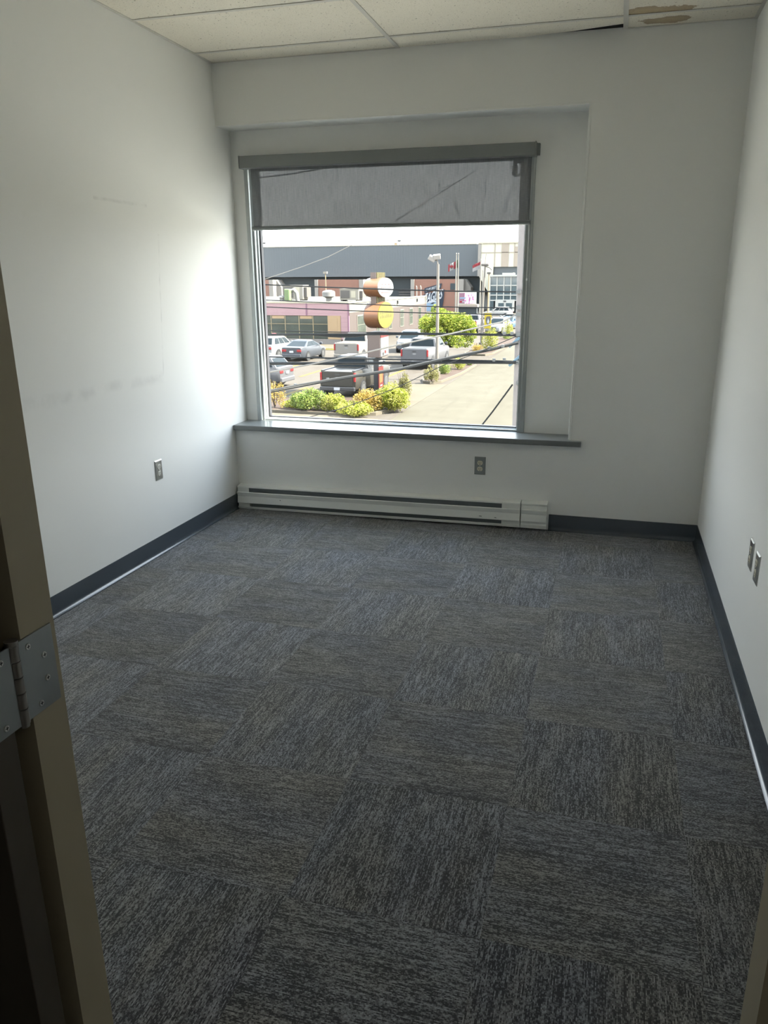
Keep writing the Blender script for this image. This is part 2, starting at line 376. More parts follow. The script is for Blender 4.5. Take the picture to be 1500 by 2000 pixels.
# ------------------------------------------------------------------ window
win = empty('window_1', (0, 0, 0), kind='structure')
x0, x1, z0, z1 = WX0, WX1, ZS, WZ1
b = MB(); b.box(x0, x0+.028, .172, .235, z0, z1); b.box(x1-.028, x1, .172, .235, z0, z1); b.box(x0+.028, x1-.028, .172, .235, z1-.03, z1); b.box(x0+.028, x1-.028, .205, .25, z0, z0+.010)
b.build('window_frame', M_ALU, win, bevel=.002)
b = MB(); i0, i1 = x0+.028, x1-.028
b.box(i0, i0+.013, .198, .30, z0, z1-.03); b.box(i1-.020, i1, .185, .30, z0, z1-.03); b.box(i0+.013, i1-.020, .198, .30, z1-.05, z1-.03); b.box(i0+.013, i1-.020, .232, .30, z0, z0+.014)
b.build('glazing_frame', M_ALU, win, bevel=.0015)
b = MB(); b.box(i0+.013, i0+.021, .228, .252, z0+.012, z1-.05); b.box(i1-.026, i1-.020, .228, .252, z0+.012, z1-.05)
b.build('glazing_bead', M_ALU, win, bevel=.001)
j0, j1, k0, k1 = i0+.013, i1-.020, z0+.014, z1-.05
b = MB(); b.box(j0, j0+.016, .254, .288, k0, k1); b.box(j1-.011, j1, .254, .288, k0, k1); b.box(j0+.016, j1-.011, .254, .288, k0, k0+.007); b.box(j0+.016, j1-.011, .254, .288, k1-.01, k1)
b.build('gasket', M_GASK, win)
MB().box(j0+.004, j1-.004, .268, .274, k0+.002, k1-.002).build('window_pane', M_GLASS, win)
b = MB(); b.box(x1, x1+.004, DEP-.004, DEP+.002, z0, z1); b.box(x0-.004, x0, DEP-.004, DEP+.002, z0, z1)
b.build('caulk_bead', M_HEAT, win)
b = MB(); b.prism([(.003, -.034), (2.293, -.034), (2.293, .0), (XR, .0), (XR, DEP+.02), (.003, DEP+.02)], 'z', ZS-.034, ZS)
b.build('window_sill', M_SILL, win, bevel=.004)
MB().box(x0, x1, DEP, OUT+.03, ZS-.05, ZS-.002).build('outer_sill', M_ALU, win)

# ------------------------------------------------------------------ roller blind
rb = thing('roller_blind', 'half lowered grey screen roller blind mounted over the office window', 'blind', (1.0, .1, 2.2))
O = (1.0, .1, 2.2)
MB().box(.092, 1.925, .105, .183, 2.178, 2.247).build('cassette', M_BLINDM, rb, bevel=.003, origin=O)
b = MB().box(.0875, .092, .104, .184, 2.176, 2.249); b.build('end_cap', M_BLINDM, rb, origin=O)
b = MB().box(1.925, 1.9295, .104, .184, 2.176, 2.252).box(1.9295, 1.947, .150, .1845, 2.186, 2.247); b.build('end_cap', M_BLINDM, rb, bevel=.001, origin=O)
MB().box(.142, 1.905, .1595, .1605, 1.83, 2.18).build('fabric', M_FABRIC, rb, origin=O)
b = MB().cyl((.138, .160, 1.8265), (1.908, .160, 1.8265), .0125, n=12); hb = b.build('hem_bar', M_BLINDM, rb, smooth=True, origin=O)
for a in (.134, 1.908): MB().box(a, a+.004, .150, .170, 1.813, 1.840).build('hem_cap', M_BLINDM, rb, origin=O)
# bead chain: two strands with a loop
bm = bmesh.new(); bmesh.ops.create_icosphere(bm, subdivisions=1, radius=.0021); bead = bpy.data.meshes.new('bead'); bm.to_mesh(bead); bm.free()
pv, pf = [tuple(v.co) for v in bead.vertices], [tuple(p.vertices) for p in bead.polygons]
ch = MB(); zb = .96; zt = 2.18; n = int((zt-zb)/.0062)
for i in range(n):
    z = zb+(zt-zb)*i/n; sp = .0075*min(1, math.sqrt(max(0, (z-zb))/.012))
    for sgn in (-1, 1): ch.add([(1.913+sgn*sp+v[0], .157+.004*sgn+v[1], z+v[2]) for v in pv], pf)
ch.build('bead_chain', M_OUTG, rb, origin=O)['kind'] = 'stuff'
MB().cyl((1.906, .154, 1.50), (1.906, .154, 1.513), .0042, n=10).build('chain_stop', M_HEAT, rb, origin=O)

# ------------------------------------------------------------------ baseboard heater
ht = thing('baseboard_heater', 'long white enamel electric baseboard heater under the window', 'heater', (0, 0, 0))
ht.rotation_euler = (0, -.0095, 0)
HX0, HX1, JX0, JX1 = .016, 1.952, 1.958, 2.118
def hbox(name, x0, x1, pts, m, bev=.0012): return MB().prism(pts, 'x', x0, x1).build(name, m, ht, bevel=bev)
hbox('back_casing', HX0, HX1, [(-.004, .002), (-.0005, .002), (-.0005, .166), (-.004, .166)], M_HEAT, 0)
hbox('heating_element', HX0+.10, HX1-.12, [(-.045, .05), (-.01, .05), (-.01, .135), (-.045, .135)], M_HEATD, 0)
hbox('top_cover', HX0, HX1, [(-.0005, .160), (-.0005, .1665), (-.058, .1600), (-.060, .150), (-.057, .150), (-.056, .1565)], M_HEAT)
hbox('upper_grille', HX0+.085, HX1-.115, [(-.0555, .100), (-.0520, .100), (-.0520, .156), (-.0555, .156)], M_HEATD, 0)
fp = hbox('front_panel', HX0+.002, HX1, [(-.0600, .121), (-.0680, .1225), (-.0715, .1185), (-.0650, .092), (-.0725, .047), (-.0710, .044), (-.0670, .044), (-.0610, .092), (-.0655, .117)], M_HEAT)
hbox('lower_grille', HX0+.10, HX1-.115, [(-.056, .006), (-.052, .006), (-.056, .060), (-.060, .060)], M_HEATD, 0)
hbox('bottom_lip', HX0, HX1, [(-.004, .002), (-.062, .002), (-.0650, .018), (-.0620, .0195), (-.056, .006), (-.004, .006)], M_HEAT)
for a, c in ((HX0+.001, HX0+.085), (HX1-.115, HX1)):
    hbox('end_block', a, c, [(-.004, .004), (-.0575, .010), (-.056, .030), (-.060, .049), (-.056, .118), (-.0545, .156), (-.004, .158)], M_HEAT)
jb = hbox('junction_box', JX0, JX1, [(-.0005, .001), (-.0600, .001), (-.0622, .022), (-.0570, .030), (-.0580, .046), (-.0560, .120), (-.0545, .148), (-.0590, .152), (-.0580, .1600), (-.0005, .1665)], M_HEAT)
MB().prism([(-.0565, .121), (-.0680, .1225), (-.0715, .1185), (-.0650, .092), (-.0725, .047), (-.0670, .044), (-.0565, .044)], 'x', JX0+.002, JX1-.003).build('junction_cover', M_HEAT, jb, bevel=.0012)
for (x, z, l) in ((.335, .078, .010), (1.705, .062, .022), (1.80, .058, .016)):   # scrapes in the enamel
    y = -.0650-.0075*(.092-z)/.045
    MB().prism([(x-l/2, z), (x-l*.2, z+.003), (x+l/2, z+.0012), (x+l*.3, z-.002)], 'y', y-.0008, y+.002).build('scrape', M_SCUFF, fp)

# ------------------------------------------------------------------ power outlets
def outlet(label, loc, rz, m_plate, m_face):
    """local: plate in xz, front towards -y"""
    t = thing('power_outlet', label, 'outlet', loc, rz, 'duplex wall outlets')
    w_, h_ = .070, .1145
    MB().loft([[(-w_/2, 0, -h_/2), (w_/2, 0, -h_/2), (w_/2, 0, h_/2), (-w_/2, 0, h_/2)],
               [(-w_/2, -.002, -h_/2), (w_/2, -.002, -h_/2), (w_/2, -.002, h_/2), (-w_/2, -.002, h_/2)],
               [(-w_/2+.005, -.0058, -h_/2+.005), (w_/2-.005, -.0058, -h_/2+.005), (w_/2-.005, -.0058, h_/2-.005), (-w_/2+.005, -.0058, h_/2-.005)]]).build('cover_plate', m_plate, t)
    for s in (-1, 1):
        zc = s*.0195; pts = []
        for a in range(24):
            th = 2*math.pi*a/24; x = .0172*math.cos(th); z = .0172*math.sin(th); z = max(-.0135, min(.0135, z)); pts.append((x, zc+z))
        f = MB().prism(pts, 'y', -.0072, -.004).build('receptacle', m_face, t, bevel=.0006, seg=1)
        sl_ = MB().box(-.0075, -.0050, -.0076, -.0066, zc-.004, zc+.0055).box(.0050, .0072, -.0076, -.0066, zc-.003, zc+.0050)
        sl_.cyl((0, -.0076, zc-.0085 if s < 0 else zc-.0085), (0, -.0066, zc-.0085), .0026, n=10); sl_.build('slots', M_SLOT, f)
    MB().cyl((0, -.0070, 0), (0, -.004, 0), .0032, n=12).build('screw', M_STEEL, t)
    return t
outlet('stainless duplex outlet on the left wall facing the room', (0, -.962, .483), R(90), M_STEEL, M_OUTG)
outlet('grey duplex outlet on the window wall above the heater', (1.682, 0, .388), 0, M_GREYP, M_OUTB)
outlet('stainless duplex outlet on the right wall, the one nearer the window', (W, -1.700, .508), R(-90), M_STEEL, M_OUTB)
outlet('stainless duplex outlet on the right wall, the one farther from the window', (W, -1.835, .502), R(-90), M_STEEL, M_OUTB)

# ------------------------------------------------------------------ door frame, hinge and door folded back against the corridor wall
fr = MB()
for xj, s in ((DX0, -1), (DX1, 1)):
    fr.box(min(xj, xj+s*.002), max(xj, xj+s*.002), YF1-.010, YF0, 0, 2.09)
    fr.box(min(xj+s*.002, xj+s*.050), max(xj+s*.002, xj+s*.050), YF1-.010, YF1-.0085, 0, 2.14)
    fr.box(min(xj+s*.048, xj+s*.050), max(xj+s*.048, xj+s*.050), YF1-.0085, YF1, 0, 2.14)
    fr.box(min(xj+s*.002, xj+s*.050), max(xj+s*.002, xj+s*.050), YF0, YF0+.0015, 0, 2.14)
fr.box(DX0, DX1, YF1-.010, YF0, 2.088, 2.0905); fr.box(DX0-.002, DX1+.002, YF1-.010, YF1-.0085, 2.0905, 2.14)
d1 = empty('door_1', (0, 0, 0), kind='structure')
fr.build('door_frame', M_JAMB, d1)
YB = YF1-.010-.016                               # hinge pin line
dy1 = 2*YB-(YF1-.010); dy0 = dy1-.044            # door slab folded back 180 degrees
slab = MB().box(DX0-.912, DX0-.001, dy0, dy1, .012, 2.075).build('door_slab', M_DOOR, d1, bevel=.0015)
def hinge(zc):
    h = empty('hinge', (DX0, YB, zc)); h.parent = d1; hh = .0565; t = .0022
    kn = MB()
    for i in range(5):
        za = -hh+2*hh*i/5; kn.cyl((0, 0, za+.0006), (0, 0, za+2*hh/5-.0006), .0078, n=16)
    kn.cyl((0, 0, -hh-.004), (0, 0, -hh), .0066, n=16).cyl((0, 0, hh), (0, 0, hh+.006), .0085, n=16)
    kn.build('knuckle', M_HDARK, h, smooth=True)
    jl = MB().box(-.0005, t, .0, .0700, -hh, hh).build('jamb_leaf', M_HINGE, h, bevel=.0006)
    dl = MB().box(-.0005, t, -.058, .0, -hh, hh).build('door_leaf', M_HINGE, h, bevel=.0006)
    for leaf, sg in ((jl, 1), (dl, -1)):
        for (y, z) in ((.024, .043), (.050, .019), (.050, -.015), (.032, -.044)):
            s = MB().cyl((t-.0002, sg*y, z), (t+.0012, sg*y, z), .0046, .0040, 14).build('screw', M_STEEL, leaf, smooth=True)
            c = MB(); c.box(t+.0011, t+.0014, sg*y-.0026, sg*y+.0026, z-.0006, z+.0006).box(t+.00111, t+.00141, sg*y-.0006, sg*y+.0006, z-.0026, z+.0026); 
            o = c.build('screw_slot', M_SLOT, leaf)
hinge(1.009); hinge(.28); hinge(1.82)

# ------------------------------------------------------------------ unseen corridor lamp, added to lighten the door frame (behind the camera)
lp = thing('added_fill_lamp', 'added unseen fill lamp on the corridor ceiling outside the office', 'lamp', (3.7, -5.2, H))
fb = MB(); fb.box(-.30, -.28, -.30, .30, -.022, -.001).box(.28, .30, -.30, .30, -.022, -.001).box(-.28, .28, -.30, -.28, -.022, -.001).box(-.28, .28, .28, .30, -.022, -.001); fb.build('fill_lamp_frame', M_TBAR, lp)
k = Nodes('fill_lamp_diffuser'); k.b.inputs['Base Color'].default_value = (.8, .8, .75, 1); k.b.inputs['Emission Color'].default_value = (1, .93, .80, 1); k.b.inputs['Emission Strength'].default_value = 3.3
MB().box(-.28, .28, -.28, .28, -.016, -.010).build('diffuser', k.m, lp)
# ================================================================== OUTSIDE
EH, EV, ES = 17.0, 4.1, 17.0                     # light reaching ground / walls towards the room / walls towards the sun
def X(name, rgb, e=EV, rough=.7, var=.08, vscale=1.5, spec=.2, metal=0.0):
    c = lin(*rgb); return mat(name, tuple(v/e for v in c), rough, metal, var, vscale, spec)
# ---- ground
def ground_mat(name, c1, c2, sc, crack=None):
    k = Nodes(name); b = k.b; b.inputs['Roughness'].default_value = .95; b.inputs['Specular IOR Level'].default_value = .08
    c = k.coord(); n1 = k.noise(c, sc, 5, .6); n2 = k.noise(k.mapping(c, (.5, .06, 1)), 1.0, 3, .6)
    f = k.math('ADD', k.math('MULTIPLY', n1, .5), k.math('MULTIPLY', n2, .5))
    col = k.ramp(f, (.36, tuple(v/EH for v in lin(*c1))), (.64, tuple(v/EH for v in lin(*c2))))
    if crack:
        v = k.ramp(k.noise(k.mapping(c, (.8, .045, 1), loc=(3, 2, 0)), 1.0, 3, .55), (.492, 0.0), (.5, 1.0), (.508, 0.0))
        col = k.mix(k.math('MULTIPLY', v, .22), col, tuple(v_*.45/EH for v_ in lin(*c1)))
    k.link(col, b.inputs['Base Color']); return k.m
M_ROAD = ground_mat('asphalt_road', (208, 198, 172), (232, 223, 196), .7, True)
M_LOT = ground_mat('asphalt_lot', (206, 190, 172), (230, 218, 202), .9, True)
M_CONCW = mat('pale_bounce_concrete', (.295, .285, .255), .9, var=.12, vscale=.8, spec=.1)  # kept paler than the other paving to bounce light into the room
M_APRON = ground_mat('concrete_apron', (232, 214, 184), (248, 234, 208), 1.2)
M_KERB = X('kerb_concrete', (250, 232, 200), EH, .9)
M_SOIL = X('mulch', (176, 140, 116), EH, .95, .25, 6)
M_YEL = X('road_paint_yellow', (255, 214, 40), EH, .8)
MB().box(-320, 320, 60, 620, G-.4, G-.03).build('far_ground', M_LOT, kind='structure')
MB().box(-90, 60, OUT+.02, 26.2, G-.4, G).build('bounce_forecourt', M_CONCW, kind='structure')  # mostly unseen ground, added pale to bounce daylight up to the ceiling
MB().box(-6.6, 60, 26.2, 190, G-.4, G-.02).build('road', M_ROAD, kind='structure')
MB().box(-90, -6.6, 26.2, 64, G-.4, G-.012).build('parking_lot', M_LOT, kind='structure')
ap = MB().box(-8.6, -6.62, 30.5, 39.0, G-.02, G-.004).build('apron', M_APRON, kind='structure')
MB().prism([(-30, 26.2), (-7.0, 26.2), (-7.0, 26.6), (-8.3, 27.0), (-30, 27.1)], 'z', G-.02, G+.05).build('pavement', M_APRON, kind='structure')
for (x, y0, y1) in ((-16.3, 40.5, 47.0), (-14.0, 32.0, 36.0), (-13.8, 44.5, 50.0), (-11.0, 40.5, 47.0), (-19.1, 43.0, 48.0), (-24.6, 43.0, 48.0), (-13.7, 56.0, 60.0), (-16.5, 56.0, 60.0)):
    MB().box(x-.11, x+.11, y0, y1, G-.012, G-.006).build('parking_line', M_YEL, kind='structure')
# planting beds: mulch mound + kerb
def bed(name, poly, label_kerb=True):
    cx = sum(p[0] for p in poly)/len(poly); cy = sum(p[1] for p in poly)/len(poly)
    inner = [(cx+(x-cx)*.93, cy+(y-cy)*.97) for x, y in poly]
    b_ = MB().prism(inner, 'z', G-.02, G+.10).build(name, M_SOIL, kind='structure')
    n = len(poly); k = MB()
    for i in range(n):
        j = (i+1) % n; k.add([(*poly[i], G-.02), (*poly[j], G-.02), (*poly[j], G+.13), (*poly[i], G+.13), (*inner[i], G-.02), (*inner[j], G-.02), (*inner[j], G+.13), (*inner[i], G+.13)],
              [(0, 1, 2, 3), (7, 6, 5, 4), (3, 2, 6, 7)])
    k.build('kerb_stone', M_KERB, b_)
bed('planting_bed', [(-14.6, 28.6), (-14.4, 27.5), (-8.6, 27.2), (-7.5, 27.8), (-6.95, 29.5), (-7.0, 31.5), (-7.6, 34.4), (-9.5, 34.6), (-9.9, 32.0), (-14.2, 31.0)])
bed('planting_bed', [(-8.5, 40.6), (-8.1, 39.2), (-7.6, 38.8), (-7.1, 39.6), (-6.75, 44), (-6.72, 49.5), (-7.2, 50.6), (-8.2, 50.4), (-8.5, 48)])
bed('planting_bed', [(-9.2, 58), (-8.9, 56.8), (-7.3, 56.8), (-6.9, 58), (-6.75, 64), (-6.7, 82), (-8.4, 83), (-9.2, 70)])

# ---- vegetation
def leaf_mat(name, c1, c2, e=4.0):
    k = Nodes(name); b = k.b; b.inputs['Roughness'].default_value = .6; b.inputs['Specular IOR Level'].default_value = .15
    c = k.coord(); n = k.noise(c, 3.5, 3); col = k.ramp(n, (.38, tuple(v/e for v in lin(*c1))), (.62, tuple(v/e for v in lin(*c2))))
    k.link(col, b.inputs['Base Color']); tr_ = k.new('BsdfTranslucent'); k.link(col, tr_.inputs[0]); mx = k.new('MixShader'); mx.inputs[0].default_value = .35
    k.link(b.outputs[0], mx.inputs[1]); k.link(tr_.outputs[0], mx.inputs[2]); k.link(mx.outputs[0], k.n['Material Output'].inputs[0]); return k.m
M_LYG = leaf_mat('leaves_yellow_green', (182, 196, 60), (236, 232, 120))
M_LGR = leaf_mat('leaves_green', (128, 160, 66), (196, 210, 110))
M_LOR = leaf_mat('leaves_orange', (222, 186, 80), (246, 212, 122))
M_LOL = leaf_mat('leaves_olive', (160, 156, 90), (214, 206, 140))
M_LTR = leaf_mat('leaves_tree', (140, 172, 50), (226, 232, 100))
M_BARK = X('bark', (120, 104, 90), 6, .9)
def leaves(center_fn, n, size, rng):
    """n small bent leaves; center_fn(k) -> point arrays"""
    P = center_fn(n); a = rng.normal(size=(n, 3)); a[:, 2] *= .6; a /= np.linalg.norm(a, axis=1)[:, None]
    b_ = np.cross(a, rng.normal(size=(n, 3))); b_ /= np.linalg.norm(b_, axis=1)[:, None]
    s = size*rng.uniform(.6, 1.3, n)[:, None]
    V = np.stack([P-a*s, P+b_*s*.5, P+a*s, P-b_*s*.5], 1).reshape(-1, 3)
    return V, np.arange(4*n).reshape(n, 4)
def blob_points(rng, blobs):
    B = np.array(blobs, float); w_ = (B[:, 3]*B[:, 4]*B[:, 5])**(2/3); w_ /= w_.sum()
    def f(n):
        i = rng.choice(len(B), n, p=w_); d = rng.normal(size=(n, 3)); d /= np.linalg.norm(d, axis=1)[:, None]
        r = rng.uniform(.62, 1.04, n)**.8
        return B[i, :3]+d*r[:, None]*B[i, 3:6]
    return f
def foliage(name, m, parent, blobs, n, size, seed):
    rng = np.random.default_rng(seed); V, F = leaves(blob_points(rng, blobs), n, size, rng)
    me = bpy.data.meshes.new(name); me.from_pydata(V.tolist(), [], F.tolist()); me.materials.append(m)
    o = bpy.data.objects.new(name, me); COL.objects.link(o); o.parent = parent; o['kind'] = 'stuff'; return o
def bush(label, px, pbase, wpx, hpx, m, n=900, seed=0, kind='round', group=None, leafs=None):
    g = gp(px, pbase); sc = FPX/((g-CAM).dot(_fw)); w_ = wpx/sc/2*1.12; h_ = hpx/sc*1.15
    t = thing('shrub', label, 'shrub', (g.x, g.y, G+.08), 0, group)
    rng = random.Random(seed); st = MB()
    for i in range(7):
        a = rng.uniform(0, 6.28); r = w_*.6*rng.random(); st.tube([(0, 0, 0), (r*.5*math.cos(a), r*.5*math.sin(a), h_*.4), (r*math.cos(a), r*math.sin(a), h_*.8)], [.02, .014, .006], 5)
    st.build('stems', M_BARK, t)['kind'] = 'stuff'
    bl = []
    for i in range(9 if kind == 'round' else 13):
        a = rng.uniform(0, 6.28); r = w_*.62*math.sqrt(rng.random()); q = 1-.45*(r/w_)
        if kind == 'round': bl.append((r*math.cos(a), r*math.sin(a)*.9, h_*(.38+.16*rng.random())*q, w_*.46, w_*.42, h_*.40*q))
        else: bl.append((r*1.1*math.cos(a), r*math.sin(a), h_*(.35+.3*rng.random())*q, w_*.20, w_*.20, h_*.34*q))
    foliage('foliage', m, t, bl, int(n*2.2), leafs or max(.035, w_*.055), seed); return t
bush('sparse orange-tipped shrub at the window frame end of the planting bed', 537, 800, 52, 58, M_LOR, 700, 1, 'loose')
bush('rounded green shrub in front of the dark pickup tailgate left end', 607, 804, 72, 46, M_LGR, 2200, 2)
bush('low yellow-green shrub directly behind the dark pickup plate', 652, 806, 62, 36, M_LYG, 1500, 3)
bush('low spreading yellow-green shrub under the orange shrub', 692, 813, 74, 30, M_LYG, 1500, 4)
bush('golden orange shrub at the foot of the roadside sign', 716, 806, 58, 48, M_LOR, 1700, 5)
bush('bright yellow-green shrub right of the golden orange one', 766, 803, 74, 54, M_LYG, 2200, 6)
bush('loose olive shrub at the road corner of the planting bed', 787, 786, 50, 58, M_LOL, 1500, 7, 'loose')
bush('thin low yellow ground shrub left of the green one', 568, 799, 50, 16, M_LYG, 700, 8)
bush('olive shrub at the foot of the twin-head lamp post', 843, 749, 38, 38, M_LOL, 1000, 9, 'loose')
bush('spiky green shrub just beyond the twin-head lamp post', 869, 733, 24, 26, M_LGR, 900, 10)
bush('yellow-green shrub at the far end of the lamp post island', 894, 724, 30, 24, M_LYG, 800, 11)
bush('low green shrub at the tip of the lamp post island', 915, 716, 16, 10, M_LGR, 400, 12)
bush('golden shrub beside the banner lamp post', 930, 691, 26, 20, M_LOR, 800, 13)
bush('large yellow-green shrub right of the banner lamp post', 957, 687, 34, 48, M_LYG, 1500, 14)
bush('yellow shrub farthest along the road by the parked cars', 990, 657, 26, 32, M_LYG, 900, 15)
bush('low green shrub before the farthest yellow one', 988, 664, 26, 13, M_LGR, 500, 16)
# street tree
tr = thing('street_tree', 'leafy yellow-green street tree behind the silver pickup', 'tree', (-9.95, 54.8, G))
tk = MB(); tk.tube([(0, 0, 0), (.03, 0, .7), (-.05, .05, 1.5), (0, 0, 2.4)], [.13, .11, .10, .05], 8)
tk.build('trunk', M_BARK, tr, smooth=True)
for i in range(6):
    a = i*1.05+.3; MB().tube([(0, 0, 1.1+.12*i), (.8*math.cos(a), .8*math.sin(a), 1.7+.15*i), (1.5*math.cos(a), 1.5*math.sin(a), 2.1+.2*i)], [.06, .04, .015], 6).build('branch', M_BARK, tr)
rng = random.Random(3); bl = []
for i in range(34):
    a = rng.uniform(0, 6.28); r = 1.75*math.sqrt(rng.random()); z = 1.15+2.1*rng.random(); z = min(z, 3.3-r*.35)
    bl.append((r*math.cos(a)*1.05, r*math.sin(a), z, .62, .6, .50))
bl += [(-.95, 0, 3.55, .38, .4, .42), (-.55, .1, 3.35, .5, .5, .35), (-1.75, 0, 2.2, .5, .5, .45), (1.75, 0, 2.3, .5, .5, .5)]
foliage('foliage', M_LTR, tr, bl, 20000, .072, 33)

# ---- vehicles (local: nose towards +y, origin on the ground under the middle)
M_GLS = mat('car_glass', (.006, .009, .011), .12, var=.2, spec=.05); M_TYRE = mat('tyre', (.004, .004, .004), .9); M_RIM = X('alloy_rim', (190, 190, 192), 8, .35, metal=.4)
M_RED = X('tail_light_red', (200, 60, 62), EV, .25); M_PLATE = X('licence_plate', (245, 245, 248), EV, .5); M_BLK = mat('black_trim', (.006, .006, .007), .5)
M_CHR = X('chrome_trim', (190, 190, 190), EV, .25); M_LAMP = X('headlamp_clear', (235, 238, 240), EV, .2)
def paint(name, rgb): return X('paint_'+name, rgb, EV*1.5, .38, .03, 1.0, .18)
def bi(q, u, v):
    a, b_, c, d = [Vector(p) for p in q]; return (a*(1-u)+b_*u)*(1-v)+(d*(1-u)+c*u)*v
def pane(q, u0, u1, v0, v1, off):
    a, b_, c, d = bi(q, u0, v0), bi(q, u1, v0), bi(q, u1, v1), bi(q, u0, v1); n = (b_-a).cross(d-a).normalized()*off
    return MB().loft([[a-n, b_-n, c-n, d-n], [a+n, b_+n, c+n, d+n]])
def vehicle(name, label, cat, loc, rz, pt, L, Wd, belt, roof, stations, cab, wheels, wr, truck=False, cover=None, tail='box', glass_rows=2, group=None, plate=True):
    """stations: (y, z_bottom, z_top, half width) from tail to nose; cab: (y_rear_bottom, y_rear_top, y_front_top, y_front_bottom, inset)"""
    t = thing(name, label, cat, (loc[0], loc[1], G-.01), rz, group)
    rings = []
    for (y, zb, zt, hw) in stations:
        m_ = (zb+zt)/2
        rings.append([(-hw*.93, y, zb), (-hw*.985, y, zb+.10), (-hw, y, m_), (-hw*.985, y, zt-.10), (-hw*.93, y, zt-.02), (-hw*.80, y, zt), (hw*.80, y, zt), (hw*.93, y, zt-.02), (hw*.985, y, zt-.10), (hw, y, m_), (hw*.985, y, zb+.10), (hw*.93, y, zb)])
    MB().loft(rings).build('body', pt, t, smooth=True)
    yr0, yr1, yf1, yf0, ins = cab; hw = Wd/2*.96; hwt = hw-ins; zb = belt-.03; zt = roof
    lo = [(-hw, yr0, zb), (hw, yr0, zb), (hw, yf0, zb), (-hw, yf0, zb)]; up = [(-hwt, yr1, zt-.05), (hwt, yr1, zt-.05), (hwt, yf1, zt-.05), (-hwt, yf1, zt-.05)]
    tp = [(-hwt*.86, yr1+.10, zt), (hwt*.86, yr1+.10, zt), (hwt*.86, yf1-.12, zt), (-hwt*.86, yf1-.12, zt)]
    MB().loft([lo, up, tp]).build('cabin', pt, t, smooth=False)
    sides = {'rear': [lo[0], lo[1], up[1], up[0]], 'right': [lo[1], lo[2], up[2], up[1]], 'front': [lo[2], lo[3], up[3], up[2]], 'left': [lo[3], lo[0], up[0], up[3]]}
    pane(sides['rear'], .07, .93, .14, .92, .012).build('rear_window', M_GLS, t); pane(sides['front'], .06, .94, .06, .94, .012).build('windshield', M_GLS, t)
    for sd in ('right', 'left'):
        n = glass_rows
        for i in range(n):
            u0, u1 = .08+.86*i/n+.012, .08+.86*(i+1)/n-.012; pane(sides[sd], u0, u1, .14, .90, .010).build('side_window', M_GLS, t)
    for (x, y) in ((-1, wheels[0]), (1, wheels[0]), (-1, wheels[1]), (1, wheels[1])):
        xo = x*(Wd/2)
        MB().cyl((xo-x*.25, y, wr+.02), (xo+x*.006, y, wr+.02), wr*1.14, n=20).build('wheel_arch', M_BLK, t)
        wl = MB().cyl((xo-x*.24, y, wr), (xo+x*.02, y, wr), wr, n=20).build('wheel', M_TYRE, t, smooth=True)
        rm = MB().cyl((xo+x*.015, y, wr), (xo+x*.027, y, wr), wr*.62, wr*.56, 16)
        rm.build('rim', M_RIM, wl)
    for s in (-1, 1):
        MB().box(s*(Wd/2)+(0 if s > 0 else -.20), s*(Wd/2)+(.20 if s > 0 else 0), yf0-.35, yf0-.20, belt+.02, belt+.20).build('mirror', pt if not truck else M_BLK, t, bevel=.03)
    y0 = stations[0][0]; ztl = stations[0][2]; hwr = stations[0][3]
    if truck:
        yb1 = yr0-.06
        tg = MB().box(-hwr*.86, hwr*.86, y0-.03, y0+.03, .62, ztl-.01).build('tailgate', pt, t, bevel=.015)
        MB().box(-.13, .13, y0-.045, y0-.028, ztl-.20, ztl-.12).build('handle', M_BLK, tg)
        oc = [(.13*math.cos(a), .055*math.sin(a)+ztl-.33) for a in np.linspace(0, 2*math.pi, 17)[:-1]]
        MB().prism(oc, 'y', y0-.042, y0-.028).build('badge', M_CHR, tg)
        for s in (-1, 1): MB().box(min(s*hwr*.885, s*hwr*1.0), max(s*hwr*.885, s*hwr*1.0), y0-.035, y0+.16, .86, ztl-.06).build('tail_light', M_RED, t, bevel=.02)
        MB().box(-hwr*.97, hwr*.97, y0-.16, y0+.05, .40, .60).build('bumper', M_BLK if cover is None else pt, t, bevel=.03)
        if cover: MB().box(-hwr*.86, hwr*.86, y0+.05, yb1, ztl-.02, ztl+.035).build('bed_cover', cover, t, bevel=.02)
        else:
            MB().box(-hwr*.80, hwr*.80, y0+.06, yb1, ztl-.02, ztl+.004).build('bed_liner', M_BLK, t)
            for s in (-1, 1): MB().box(min(s*hwr*.80, s*hwr*.95), max(s*hwr*.80, s*hwr*.95), y0+.03, yb1, ztl-.02, ztl+.05).build('bed_rail', M_BLK, t)
        if plate: MB().box(-.155, .155, y0-.175, y0-.158, .44, .58).build('licence_plate', M_PLATE, t)
    else:
        for s in (-1, 1): MB().box(min(s*hwr*.55, s*hwr*1.0), max(s*hwr*.55, s*hwr*1.0), y0-.03, y0+.22, ztl-.30, ztl-.13).build('tail_light', M_RED, t, bevel=.03)
        MB().box(-hwr*.98, hwr*.98, y0-.10, y0+.06, .30, .56).build('bumper', pt, t, bevel=.05)
        if plate: MB().box(-.155, .155, y0-.045, y0-.01, ztl-.36, ztl-.22).build('licence_plate', M_PLATE, t)
    yn, zn, hn = stations[-1][0], stations[-1][2], stations[-1][3]
    for s in (-1, 1): MB().box(min(s*hn*.55, s*hn*1.0), max(s*hn*.55, s*hn*1.0), yn-.16, yn+.03, zn-.24, zn-.06).build('headlamp', M_LAMP, t, bevel=.03)
    MB().box(-hn*.5, hn*.5, yn-.05, yn+.035, zn-.34, zn-.08).build('grille', M_BLK, t, bevel=.01)
    MB().box(-hn*.9, hn*.9, yn-.05, yn+.06, .28, zn-.42).build('front_bumper', M_BLK if not truck else M_CHR, t, bevel=.03)
    return t
